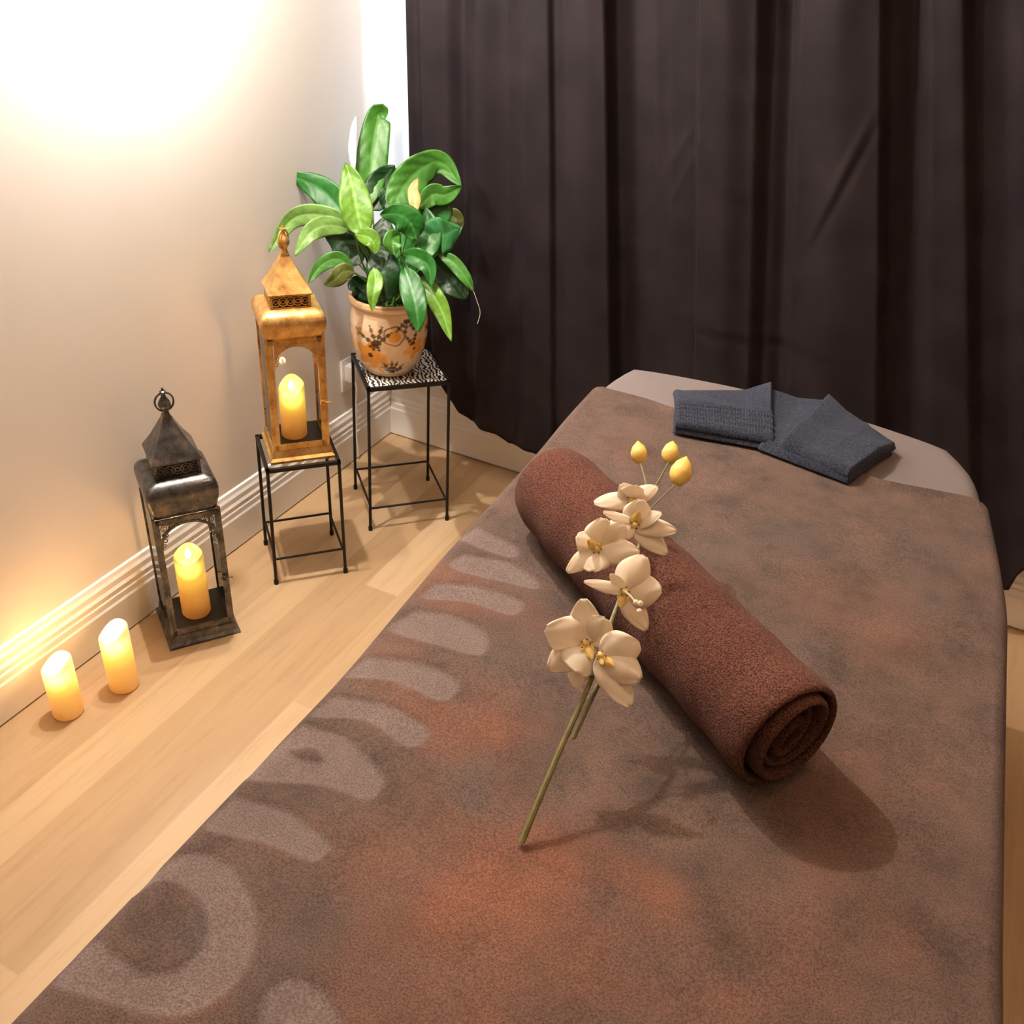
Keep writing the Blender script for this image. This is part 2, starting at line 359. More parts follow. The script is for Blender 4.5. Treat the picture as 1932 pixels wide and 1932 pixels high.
def mosaic_mat():
    m, nt, b = new('scroll_mosaic'); v = coords(nt)
    vo = N(nt, 'ShaderNodeTexVoronoi', Scale=60, feature='DISTANCE_TO_EDGE'); 
    nz = noise(nt, v, 45, 3, .6)
    wv = N(nt, 'ShaderNodeTexWave', Scale=28, Distortion=9, Detail=2); wv.inputs['Detail Scale'].default_value = 1.5; nt.links.new(v, wv.inputs['Vector'])
    nt.links.new(ramp(nt, wv.outputs['Fac'], [(.42, (.03, .03, .03)), (.56, (.80, .78, .75))]), b.inputs['Base Color'])
    b.inputs['Roughness'].default_value = .12; return m
S1 = (.2675, -.3568, 0); S2 = (.1940, -.7120, 0)
stand(S1, .788, .1061, .4366, .069, 'tall black wire stand carrying the painted plant pot in the corner', mosaic_mat())
stand(S2, .82, .0852, .3384, .074, 'short black wire stand carrying the gold lantern')

# ------------------------------------------------------------------ lanterns
def arch_panel(b, w, z0, z1, za, y, th, filig):   # door panel in plane y: two stiles, arch, bottom rail
    s = .0075 if filig else .011
    for sx in (-1, 1): box(b, sx*w-(s if sx > 0 else 0), sx*w+(0 if sx > 0 else s), y-th/2, y+th/2, z0, z1)
    box(b, -w, w, y-th/2, y+th/2, z0, z0+.014)
    box(b, -w, w, y-th/2, y+th/2, z1-.012, z1)
    wi = w-s-.002; n = 22; pts = []
    for i in range(n+1):                       # ogee-topped arch
        a = pi*i/n; x = -wi*cos(a); zz = za+(z1-.018-za)*(sin(a)**.8); pts.append((x, zz))
    for (x0, q0), (x1, q1) in zip(pts, pts[1:]):
        if filig:
            bw = .0055
            d = Vector((x1-x0, 0, q1-q0)).normalized(); nn = Vector((-d.z, 0, d.x))*bw*(1)
            A = [Vector((x0, y, q0)), Vector((x1, y, q1)), Vector((x1, y, q1))+nn, Vector((x0, y, q0))+nn]
        else: A = [Vector((x0, y, q0)), Vector((x1, y, q1)), Vector((x1, y, z1-.01)), Vector((x0, y, z1-.01))]
        f = [v+Vector((0, -th/2, 0)) for v in A]; g = [v+Vector((0, th/2, 0)) for v in A]
        vf = [b.verts.new(v) for v in f]; vg = [b.verts.new(v) for v in g]
        b.faces.new(vf); b.faces.new(vg[::-1])
        for i in range(4):
            j = (i+1) % 4; b.faces.new((vf[j], vf[i], vg[i], vg[j]))
def ring(b, c, r, tr, nrm='y', n=14):
    pts = []
    for i in range(n):
        a = 2*pi*i/n
        pts.append(Vector(c)+(Vector((r*cos(a), 0, r*sin(a))) if nrm == 'y' else Vector((r*cos(a), r*sin(a), 0)) if nrm == 'z' else Vector((0, r*cos(a), r*sin(a)))))
    tube(b, pts, tr, 5, closed=True)
def lantern(loc, rz, k, metal, label, filig):
    # k: base hw, post hw, zs: base top, cap bottom, cap bulge, cap top, collar top, roof tip, finial tip
    B, Pw, zb, zc, zm, zt_, zk, zr, zf, cw, ow = k
    t = empty('lantern', loc, label, 'lantern', rz, 'metal lanterns with pillar candles')
    b = BM(); rings(b, [sq(B, 0), sq(B, .006), sq(B-.006, .012), sq(Pw+.005, zb-.004), sq(Pw+.003, zb)]); mk('base', b, metal, t, ang=25)
    b = BM(); box(b, -Pw+.004, Pw-.004, -Pw+.004, Pw-.004, zb, zb+.0015); mk('floor_plate', b, DARKIN, t, smooth=False)
    for sx, sy in ((-1, -1), (1, -1), (1, 1), (-1, 1)):
        b = BM(); box(b, sx*Pw-.0032, sx*Pw+.0032, sy*Pw-.0032, sy*Pw+.0032, zb, zc+.004); mk('post', b, metal, t, smooth=False)
    for sx, sy, rot in ((0, 1, 0), (-1, 0, 1), (1, 0, 1)):
        b = BM()
        if rot: box(b, sx*Pw-.0008, sx*Pw+.0008, -Pw+.0034, Pw-.0034, zb+.002, zc)
        else: box(b, -Pw+.0034, Pw-.0034, sy*Pw-.0008, sy*Pw+.0008, zb+.002, zc)
        mk('glass_pane', b, GLASS, t, smooth=False)
    b = BM(); arch_panel(b, Pw-.0035, zb+.002, zc, zc-.075, -Pw-.002, .004, filig)
    w = Pw-.0035
    if filig:
        for sx in (-1, 1):
            for (dx, dz, r) in [(.018, -.022, .0085), (.0165, -.040, .006), (.034, -.0195, .006), (.015, -.054, .0045), (.012, -.066, .003), (.046, -.0165, .0045)]:
                ring(b, (sx*(w-dx), -Pw-.002, zc+dz), r, .0013)
                if r > .005: ring(b, (sx*(w-dx), -Pw-.002, zc+dz), r*.5, .001)
        for i in range(9): ring(b, ((i-4)*.0125, -Pw-.002, zc-.010), .0045, .0012)
    else:
        for sx in (-1, 1):
            for q in [(.020, -.030), (.018, -.045), (.032, -.022), (.015, -.058)]: ring(b, (sx*(w-q[0]), -Pw-.004, zc+q[1]), .0045, .0014)
        for i in range(9): ring(b, ((i-4)*.0115, -Pw-.004, zc-.008), .004, .001)
    dr = mk('door', b, metal, t, smooth=False)
    b = BM(); ring(b, (w-.004, -Pw-.008, zb+(zc-zb)*.42), .006, .0018); tube(b, [(w-.004, -Pw-.004, zb+(zc-zb)*.42), (w+.004, -Pw-.013, zb+(zc-zb)*.42+.003), (w+.014, -Pw-.010, zb+(zc-zb)*.42)], .0018, 6, 4); mk('latch', b, metal, dr)
    # pillow-shaped cap
    pr = []
    for i in range(13):
        a = i/12; z = zc+(zt_-zc)*a
        if z < zm: h = cw-.009+.009*math.sin(pi/2*(z-zc)/(zm-zc))
        else:
            q = (z-zm)/(zt_-zm); h = cw-(cw-ow-.004)*(1-math.sqrt(max(0, 1-q*q)))
        pr.append(sq(h, z, .010))
    b = BM(); rings(b, pr); mk('cap', b, metal, t, ang=60)
    # pierced collar below the roof; dark box inside paints the shade behind its holes
    b = BM(); rings(b, [sq(ow-.006, zt_-.002), sq(ow-.006, zk)])
    co_ = mk('collar_hole_shade', b, DARKIN, t, smooth=False)
    b = BM(); zb0 = zt_-.001
    for sgn in (-1, 1):
        for (p0, p1, q0, q1) in [(zb0, zb0+.004, 0, 0), (zk-.005, zk, 0, 0)]:
            box(b, -ow, ow, sgn*(ow-.001)-.001, sgn*(ow-.001)+.001, p0, p1); box(b, sgn*(ow-.001)-.001, sgn*(ow-.001)+.001, -ow, ow, p0, p1)
        for s2 in (-1, 1): box(b, sgn*(ow-.003)-.003, sgn*(ow-.003)+.003, s2*(ow-.003)-.003, s2*(ow-.003)+.003, zb0, zk)
        zc_ = (zb0+zk)/2; R0 = (zk-zb0)*.30
        for i in range(5):
            xx = (i-2)*(ow*.36)
            ring(b, (xx, sgn*(ow-.001), zc_), R0, .0015); ring(b, (sgn*(ow-.001), xx, zc_), R0, .0015, 'x')
            ring(b, (xx, sgn*(ow-.001), zc_), R0*.45, .0012); ring(b, (sgn*(ow-.001), xx, zc_), R0*.45, .0012, 'x')
    mk('collar', b, metal, t, ang=25)
    e = ow+.004; b = BM(); rings(b, [sq(e-.002, zk-.003), sq(e, zk-.002), sq(e, zk+.001), sq(e*.62, zk+(zr-zk)*.40), sq(.010, zr-.006), sq(.009, zr)]); mk('roof', b, metal, t, ang=15)
    b = BM(); lathe(b, [(.010, zr-.002), (.007, zr+.006), (.006, zr+.010), (.0125, zr+.020), (.0135, zr+.026), (.010, zr+.034), (.005, zr+.042), (.0045, zr+.050), (.007, zr+.054), (.0035, zf-.006), (.0015, zf)], 16); mk('finial', b, metal, t)
    b = BM(); zz = zr+.026
    pts = [Vector((.021*sin(a)*.92, 0, zz+.021*cos(a)+.004)) for a in [2*pi*i/20 for i in range(20)]]
    rm = Matrix.Rotation(math.radians(6 if filig else 50), 4, 'Z')
    tube(b, [rm @ p for p in pts], .0022, 6, closed=True); mk('carrying_ring', b, metal, t)
    return t
lantern((.1305, -1.05, 0), .951, (.082, .069, .032, .352, .405, .437, .474, .562, .624, .076, .048), BLACKM, 'black metal lantern with a pierced arched door standing on the floor', True)
lantern((.190, -.7040, .3385), .82, (.077, .064, .030, .312, .350, .376, .408, .487, .547, .074, .045), GOLDM, 'gold metal lantern with an arched door standing on the wire stand', False)

# ------------------------------------------------------------------ pillar candles
def candle(loc, r, h, label, tilt, e, group=None, flame=(0, 0), fsz=1.5, orange=False):
    t = empty('pillar_candle', loc, label, 'candle', 0, group)
    b = BM(); n = 32; rs = []
    def top(x, y): return h+tilt[0]*x+tilt[1]*y+.003*sin(3*math.atan2(y, x)+1)
    for rr, zf in [(r*.93, 0), (r, .004), (r, .5), (r*.998, .9), (r, .965)]:
        rs.append([(rr*cos(a), rr*sin(a), (zf if zf < .01 else zf*top(rr*cos(a), rr*sin(a)))) for a in [2*pi*i/n for i in range(n)]])
    for rr, dz in [(r*.985, 0), (r*.93, .0015), (r*.84, -.004), (r*.6, -.010), (r*.3, -.012), (r*.02, -.012)]:
        rs.append([(rr*cos(a), rr*sin(a), top(rr*cos(a), rr*sin(a))+dz) for a in [2*pi*i/n for i in range(n)]])
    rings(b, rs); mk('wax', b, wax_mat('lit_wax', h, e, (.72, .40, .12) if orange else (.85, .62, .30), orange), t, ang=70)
    fx, fy = flame; z0 = h-.013
    b = BM(); tube(b, [(fx, fy, z0-.002), (fx, fy, z0+.006)], .001, 6); mk('wick', b, IRON, t)
    b = BM(); lathe(b, [(.0005, z0+.003), (.0038*fsz, z0+.008), (.0048*fsz, z0+.013), (.0034*fsz, z0+.021), (.0008, z0+.031)], 12, fx, fy); mk('flame', b, FLAME, t)
    l = light('candle_glow', 'POINT', (fx, fy, h+.012), .28 if orange else .65, (1, .52, .20), .008); l.parent = t
    return t
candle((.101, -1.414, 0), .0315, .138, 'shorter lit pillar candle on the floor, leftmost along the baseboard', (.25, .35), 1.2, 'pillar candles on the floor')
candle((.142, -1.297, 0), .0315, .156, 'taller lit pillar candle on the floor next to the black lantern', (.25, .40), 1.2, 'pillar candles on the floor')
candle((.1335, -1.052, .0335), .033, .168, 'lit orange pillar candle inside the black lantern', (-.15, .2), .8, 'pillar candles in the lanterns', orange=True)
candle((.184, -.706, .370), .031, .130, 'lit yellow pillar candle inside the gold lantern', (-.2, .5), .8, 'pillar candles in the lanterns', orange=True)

# ------------------------------------------------------------------ potted peace lily
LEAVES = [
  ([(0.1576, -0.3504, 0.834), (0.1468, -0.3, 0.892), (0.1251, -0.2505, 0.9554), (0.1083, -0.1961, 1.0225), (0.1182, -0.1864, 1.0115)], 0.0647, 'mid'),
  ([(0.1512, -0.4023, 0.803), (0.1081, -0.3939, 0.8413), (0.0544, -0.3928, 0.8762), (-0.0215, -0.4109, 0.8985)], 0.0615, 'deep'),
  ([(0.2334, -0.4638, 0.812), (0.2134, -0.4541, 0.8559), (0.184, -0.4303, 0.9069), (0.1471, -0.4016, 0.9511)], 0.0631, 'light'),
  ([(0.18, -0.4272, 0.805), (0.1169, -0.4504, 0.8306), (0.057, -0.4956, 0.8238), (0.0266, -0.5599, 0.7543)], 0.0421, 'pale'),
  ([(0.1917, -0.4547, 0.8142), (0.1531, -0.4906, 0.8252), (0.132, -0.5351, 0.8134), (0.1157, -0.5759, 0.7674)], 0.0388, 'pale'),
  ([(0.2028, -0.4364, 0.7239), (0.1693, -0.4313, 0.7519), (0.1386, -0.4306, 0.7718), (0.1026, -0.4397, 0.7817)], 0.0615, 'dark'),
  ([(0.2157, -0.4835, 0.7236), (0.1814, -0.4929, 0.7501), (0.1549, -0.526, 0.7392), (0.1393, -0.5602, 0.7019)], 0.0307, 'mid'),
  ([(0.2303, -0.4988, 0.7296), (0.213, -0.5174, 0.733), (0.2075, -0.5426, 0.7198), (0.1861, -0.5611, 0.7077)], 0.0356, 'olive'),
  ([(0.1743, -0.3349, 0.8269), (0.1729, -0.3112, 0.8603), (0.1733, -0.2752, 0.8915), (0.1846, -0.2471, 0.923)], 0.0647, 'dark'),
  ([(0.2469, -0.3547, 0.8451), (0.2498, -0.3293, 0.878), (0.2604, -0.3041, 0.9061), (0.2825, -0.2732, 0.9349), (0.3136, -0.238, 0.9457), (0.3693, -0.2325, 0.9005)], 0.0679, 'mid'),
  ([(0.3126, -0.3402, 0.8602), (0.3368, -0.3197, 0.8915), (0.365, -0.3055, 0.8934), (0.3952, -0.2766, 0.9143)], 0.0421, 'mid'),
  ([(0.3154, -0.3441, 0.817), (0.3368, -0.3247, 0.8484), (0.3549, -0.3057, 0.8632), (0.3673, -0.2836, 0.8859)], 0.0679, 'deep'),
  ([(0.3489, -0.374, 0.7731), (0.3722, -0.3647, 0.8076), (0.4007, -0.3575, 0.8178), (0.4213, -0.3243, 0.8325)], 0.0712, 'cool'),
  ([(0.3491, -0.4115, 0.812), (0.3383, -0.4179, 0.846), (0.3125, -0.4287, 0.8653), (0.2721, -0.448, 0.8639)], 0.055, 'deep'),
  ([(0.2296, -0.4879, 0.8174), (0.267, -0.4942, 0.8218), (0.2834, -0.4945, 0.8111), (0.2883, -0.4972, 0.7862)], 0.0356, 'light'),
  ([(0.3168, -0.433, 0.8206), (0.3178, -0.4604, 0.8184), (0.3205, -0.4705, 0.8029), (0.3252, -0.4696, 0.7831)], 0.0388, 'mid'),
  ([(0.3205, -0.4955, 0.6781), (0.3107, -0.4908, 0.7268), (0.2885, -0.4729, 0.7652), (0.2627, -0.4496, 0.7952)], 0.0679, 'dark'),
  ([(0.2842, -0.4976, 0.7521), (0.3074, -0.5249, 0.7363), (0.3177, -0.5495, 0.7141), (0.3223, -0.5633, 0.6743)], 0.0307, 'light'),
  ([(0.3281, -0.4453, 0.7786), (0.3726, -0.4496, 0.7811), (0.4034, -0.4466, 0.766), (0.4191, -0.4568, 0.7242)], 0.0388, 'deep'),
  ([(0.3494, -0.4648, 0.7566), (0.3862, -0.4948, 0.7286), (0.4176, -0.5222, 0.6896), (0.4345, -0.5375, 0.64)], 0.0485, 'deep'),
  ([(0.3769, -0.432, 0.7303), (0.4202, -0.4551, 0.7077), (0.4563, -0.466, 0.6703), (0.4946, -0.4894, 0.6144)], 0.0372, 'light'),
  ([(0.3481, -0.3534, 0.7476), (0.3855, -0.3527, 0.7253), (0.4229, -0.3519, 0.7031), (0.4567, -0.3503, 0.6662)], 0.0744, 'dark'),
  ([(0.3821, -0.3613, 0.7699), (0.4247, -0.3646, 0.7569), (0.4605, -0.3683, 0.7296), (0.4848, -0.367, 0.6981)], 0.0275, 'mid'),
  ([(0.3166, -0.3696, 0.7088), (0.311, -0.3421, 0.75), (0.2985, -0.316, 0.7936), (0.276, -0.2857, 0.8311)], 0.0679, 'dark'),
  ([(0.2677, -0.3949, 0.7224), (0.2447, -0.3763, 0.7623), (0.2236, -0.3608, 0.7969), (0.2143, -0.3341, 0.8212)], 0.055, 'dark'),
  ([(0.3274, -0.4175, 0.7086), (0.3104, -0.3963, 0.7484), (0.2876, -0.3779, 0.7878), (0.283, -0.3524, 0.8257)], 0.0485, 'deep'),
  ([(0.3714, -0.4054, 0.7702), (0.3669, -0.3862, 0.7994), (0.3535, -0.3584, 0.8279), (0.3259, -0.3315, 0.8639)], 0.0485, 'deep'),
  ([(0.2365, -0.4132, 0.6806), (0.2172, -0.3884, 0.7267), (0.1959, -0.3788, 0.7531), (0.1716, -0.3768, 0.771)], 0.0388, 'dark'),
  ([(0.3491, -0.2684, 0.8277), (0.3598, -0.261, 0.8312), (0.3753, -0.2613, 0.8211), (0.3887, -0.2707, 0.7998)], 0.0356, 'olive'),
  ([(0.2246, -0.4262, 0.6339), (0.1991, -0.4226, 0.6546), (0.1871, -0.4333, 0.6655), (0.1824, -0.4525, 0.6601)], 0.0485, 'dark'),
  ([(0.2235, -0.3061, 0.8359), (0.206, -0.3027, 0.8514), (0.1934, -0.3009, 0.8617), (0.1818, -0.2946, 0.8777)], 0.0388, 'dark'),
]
SPATHES = [
  ([(0.1204, -0.3316, 0.9193), (0.1042, -0.3116, 0.9567), (0.0938, -0.2888, 0.9946), (0.0867, -0.2683, 1.0271)], 0.0162, 'white'),
  ([(0.3309, -0.3912, 0.8692), (0.3244, -0.3791, 0.89), (0.3135, -0.3691, 0.9104), (0.315, -0.351, 0.9344)], 0.0243, 'orange'),
]
THREAD = [(0.4848, -0.367, 0.6981), (0.4985, -0.374, 0.68), (0.514, -0.384, 0.6566), (0.5163, -0.3997, 0.6336)]
MOTIFS = [
  [(0.988, -1.284), (1.058, -1.297), (1.067, -1.325), (0.984, -1.324)],
  [(1.001, -1.355), (1.069, -1.337), (1.118, -1.351), (1.131, -1.371), (1.091, -1.381), (1.004, -1.391)],
  [(1.003, -1.434), (1.056, -1.409), (1.125, -1.408), (1.126, -1.441), (1.061, -1.447), (1.008, -1.47)],
  [(1.01, -1.5), (1.056, -1.483), (1.102, -1.486), (1.124, -1.504), (1.127, -1.533), (1.083, -1.542), (1.004, -1.549)],
  [(1.006, -1.606), (1.068, -1.583), (1.123, -1.586), (1.134, -1.609), (1.122, -1.628), (1.058, -1.627), (1.004, -1.648)],
  [(1.012, -1.682), (1.074, -1.664), (1.134, -1.673), (1.141, -1.693), (1.125, -1.708), (1.067, -1.698), (1.01, -1.721)],
  [(1.007, -1.737), (1.06, -1.73), (1.126, -1.754), (1.136, -1.772), (1.13, -1.791), (1.075, -1.8), (1.003, -1.829), (0.999, -1.783)],
  [(1.008, -1.855), (1.068, -1.844), (1.129, -1.855), (1.133, -1.869), (1.124, -1.882), (1.074, -1.886), (1.009, -1.9)],
  [(1.006, -1.938), (1.038, -1.922), (1.075, -1.927), (1.115, -1.951), (1.139, -1.986), (1.142, -2.024), (1.119, -2.06), (1.06, -2.079), (1.007, -2.087), (1.004, -2.043), (1.034, -2.044), (1.068, -2.044), (1.089, -2.028), (1.095, -2.005), (1.084, -1.981), (1.056, -1.965), (1.029, -1.963), (1.01, -1.971), (1.001, -1.989), (0.995, -1.972)],
  [(1.201, -2.058), (1.172, -2.012), (1.181, -1.987), (1.208, -1.982), (1.241, -1.996), (1.265, -2.023)],
]
CUTS = [
  [(1.019, -1.776), (1.039, -1.76), (1.058, -1.772), (1.033, -1.78)],
]
PC = (.2460, -.3750, .4370)
plant = empty('potted_peace_lily', PC, 'peace lily with broad green leaves in a painted orange pot on the tall stand', 'plant')
pp = [(.050, 0), (.062, .002), (.068, .010), (.084, .036), (.0945, .070), (.0995, .105), (.1005, .140), (.0975, .165), (.0945, .182), (.0945, .186), (.101, .189), (.103, .196), (.102, .203), (.098, .207), (.093, .206), (.090, .200), (.089, .180), (.086, .172)]
nth = 220; zz = []; rr_ = []
for (a, b_), (c_, d_) in zip(pp, pp[1:]):
    m_ = max(1, int(math.hypot(c_-a, d_-b_)/.0022))
    for i in range(m_): zz.append(b_+(d_-b_)*i/m_); rr_.append(a+(c_-a)*i/m_)
zz.append(pp[-1][1]); rr_.append(pp[-1][0]); zz = np.array(zz); rr_ = np.array(rr_)
th = np.linspace(0, 2*pi, nth+1)[:, None]
PX = rr_[None]*np.cos(th); PY = rr_[None]*np.sin(th); PZ = zz[None]+0*th
# painted flowers, sprigs and leaves on the glaze (angle from the camera-facing side in metres, height)
front = math.radians(-57); ua = ((th-front+pi) % (2*pi)-pi)*.093+0*PZ; outer = (np.arange(len(zz))[None] < np.argmax(zz > .2045)) & (ua == ua)
col = np.empty(PX.shape+(4,)); col[..., 3] = 1
base = np.array([.84, .62, .40]); n1 = vnoise(ua+3, PZ+1, .02, 7)[..., None]
c3 = base*(1-n1*.12)+np.array([.88, .76, .56])*n1*.25*1
def paint(m, c, a=1):
    global c3
    c3 = c3*(1-m[..., None]*a)+np.array(c)*m[..., None]*a
def blob(u0, z0, r, wob=.15, k=5, ph=0):
    du, dz = ua-u0, PZ-z0; d = np.hypot(du, dz); a = np.arctan2(dz, du); return np.clip((r*(1+wob*np.cos(k*a+ph))-d)/.0015, 0, 1)
def sprig(u0, z0, ang, L, c=(.06, .025, .012)):
    du, dz = ua-u0, PZ-z0; s = du*cos(ang)+dz*sin(ang); q = -du*sin(ang)+dz*cos(ang); t_ = s/L
    wv = np.where((t_ > 0) & (t_ < 1), .0012+.0052*1.4*np.abs(np.sin(t_*pi*3.3))*(1-.5*t_), 0)
    paint(np.clip((wv-np.abs(q))/.001, 0, 1)*((t_ > 0) & (t_ < 1)), c, .92)
for off in (-.195, 0, .195):
    paint(blob(off-.052, .070, .036, .24, 5), (.90, .38, .05)); paint(blob(off-.026, .050, .028, .2, 5, 1), (.92, .45, .07)); paint(blob(off-.048, .072, .0075), (.10, .03, .01))
    paint(blob(off+.012, .130, .0275, .05), (.30, .12, .04)); paint(blob(off+.012, .130, .0235, .05), (.85, .62, .40)); paint(blob(off+.012, .128, .0165, .05), (.85, .36, .05))
    paint(blob(off+.066, .088, .026, .25, 5, 2), (.90, .42, .06)); paint(blob(off+.066, .088, .005), (.2, .07, .02))
    paint(blob(off-.078, .13, .012, .3, 4, 2), (.55, .30, .10))
    for a in (1.2, 1.6, 2.2, .7): sprig(off+.008, .020, a, .040)
    for a in (2.6, .35): sprig(off+.008, .022, a, .034)
    for a in (1.9, 1.3, 2.7, .8): sprig(off-.030, .105, a, .052)
    for a in (4.2, 5.0, 3.7): sprig(off-.030, .108, a, .024)
    for a in (4.5, 5.3, 3.9): sprig(off+.045, .170, a, .040, (.07, .03, .015))
    for a in (1.3, 2.2): sprig(off+.060, .10, a, .035)
for q in (.0035,): paint(np.clip(1-np.abs(PZ-.184)/q, 0, 1), (.42, .20, .07), .8)
paint(np.clip(1-np.abs(PZ-.012)/.004, 0, 1), (.40, .20, .08), .6)
paint(((PZ > .200) | (np.arange(len(zz))[None]+0*ua > np.argmax(zz > .2065))).astype(float), (.60, .36, .15), .8)
col[..., :3] = c3
def pot_mat():
    m, nt, b = new('painted_glaze'); a = N(nt, 'ShaderNodeVertexColor', layer_name='pattern'); nt.links.new(a.outputs[0], b.inputs['Base Color'])
    b.inputs['Roughness'].default_value = .22; b.inputs['Coat Weight'].default_value = .4; return m
po = gridmesh('flower_pot', np.stack([PX, PY, PZ], -1), pot_mat(), plant, col)
b = BM(); lathe(b, [(.050, -.0), (.0503, .0006)], 40)
b2 = mk('pot_foot', b, simple('pot_foot_glaze', (.4, .22, .1), .4), plant)
b = BM()
grid(b, lambda u, v: (.0885*u*cos(v*2*pi), .0885*u*sin(v*2*pi), .176+.008*float(vnoise(u*3+1, v*9, .3, 5))), 14, 40); bmesh.ops.remove_doubles(b, verts=b.verts, dist=1e-5)
so = mk('soil', b, simple('potting_soil', (.045, .04, .02), .95, var=.5, vs_=120, bmp=1, bs=200), plant)
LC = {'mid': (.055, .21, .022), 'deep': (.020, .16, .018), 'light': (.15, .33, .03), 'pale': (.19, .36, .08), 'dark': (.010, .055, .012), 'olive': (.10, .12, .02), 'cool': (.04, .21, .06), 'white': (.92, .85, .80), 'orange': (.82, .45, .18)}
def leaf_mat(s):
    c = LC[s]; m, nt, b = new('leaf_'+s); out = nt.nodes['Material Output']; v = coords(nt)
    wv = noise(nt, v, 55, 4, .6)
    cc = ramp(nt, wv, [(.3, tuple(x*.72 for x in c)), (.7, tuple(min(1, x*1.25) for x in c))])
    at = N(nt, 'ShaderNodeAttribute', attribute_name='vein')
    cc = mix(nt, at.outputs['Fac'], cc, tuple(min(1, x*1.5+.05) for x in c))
    nt.links.new(cc, b.inputs['Base Color']); b.inputs['Roughness'].default_value = .42 if s not in ('white', 'orange') else .5
    tl = N(nt, 'ShaderNodeBsdfTranslucent'); nt.links.new(cc, tl.inputs[0]); mx = N(nt, 'ShaderNodeMixShader', Fac=.28)
    nt.links.new(b.outputs[0], mx.inputs[1]); nt.links.new(tl.outputs[0], mx.inputs[2]); nt.links.new(mx.outputs[0], out.inputs[0])
    return m
LM = {k: leaf_mat(k) for k in LC}
camv = Vector((1.5283, -2.3517, 1.55))
def blade(pts, w, shade, name, k, curl=.22, pinch=1.0):
    sp = catmull([Vector(p) for p in pts], 8); m = len(sp); nv_ = 12
    r_ = random.Random(k*7+3); tw = r_.uniform(-.5, .5); fold = r_.uniform(.12, .4)*(1 if shade != 'dark' else .6)
    b = BM(); lay = b.verts.layers.float.new('vein'); rows = []
    for i, p in enumerate(sp):
        t = i/(m-1); tg = (sp[min(i+1, m-1)]-sp[max(0, i-1)]).normalized()
        vw = (camv-p).normalized(); s = tg.cross(vw).normalized(); nn = s.cross(tg).normalized()
        if nn.dot(vw) < 0: nn = -nn
        ang = tw*(t-.3); s2 = (s*cos(ang)+nn*sin(ang)).normalized(); n2 = s2.cross(tg).normalized()
        if n2.dot(vw) < 0: n2 = -n2
        hw = .5*w*1.22*(t**.55*(1-t)**.75/.412)*pinch if 0 < t < 1 else .0004
        hw = max(hw, .0006)
        row = []
        for j in range(nv_+1):
            q = j/nv_*2-1
            wave = .075*w*sin(t*11+k*1.7+q)*abs(q)**2+.016*w*sin(t*46+abs(q)*9)
            v = b.verts.new(p+s2*hw*q+n2*(-fold*hw*(1-abs(q))*1.0+wave-curl*hw*q*q*.6)); v[lay] = max(0, 1-abs(q)*9)*.8; row.append(v)
        rows.append(row)
    for a, c_ in zip(rows, rows[1:]):
        for j in range(nv_): b.faces.new((a[j], a[j+1], c_[j+1], c_[j]))
    o = mk(name, b, LM[shade], plant, offset=PC, ang=180); solidify(o, .0006, 0); return o
STM = simple('leaf_stalk', (.10, .26, .04), .4)
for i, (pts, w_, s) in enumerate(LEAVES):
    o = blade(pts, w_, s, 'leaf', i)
    if i == 29: continue
    p0 = Vector(pts[0]); d0 = (p0-Vector(pts[1])).normalized(); r_ = random.Random(i)
    root = Vector((PC[0]+r_.uniform(-.03, .03), PC[1]+r_.uniform(-.03, .03), PC[2]+.178))
    if p0.z < root.z+.05:      # low leaves arch up and over the rim first
        mid = (p0+root)/2; mid.z = max(root.z+.06, p0.z+.04)
    else: mid = root.lerp(p0, .55)+d0*.02; mid.z = max(mid.z, root.z+.02)
    b = BM(); tube(b, [root, mid, p0], lambda t: .0026-.0008*t, 6, 8); mk('stalk', b, STM, o, offset=PC)
for i, (pts, w_, s) in enumerate(SPATHES):
    o = blade(pts, w_, s, 'flower', 50+i, .5)
    o['label'] = 'white flower' if i == 0 else 'faded orange flower'
    root = Vector((PC[0]+.01*i, PC[1], PC[2]+.178)); p0 = Vector(pts[0])
    b = BM(); tube(b, [root, root.lerp(p0, .5)+Vector((0, 0, .02)), p0], .0018, 6, 6); mk('stalk', b, STM, o, offset=PC)
b = BM(); tube(b, THREAD, .0007, 5, 5); mk('dry_tip', b, simple('dried_leaf_tip', (.45, .42, .35), .6), plant, offset=PC)

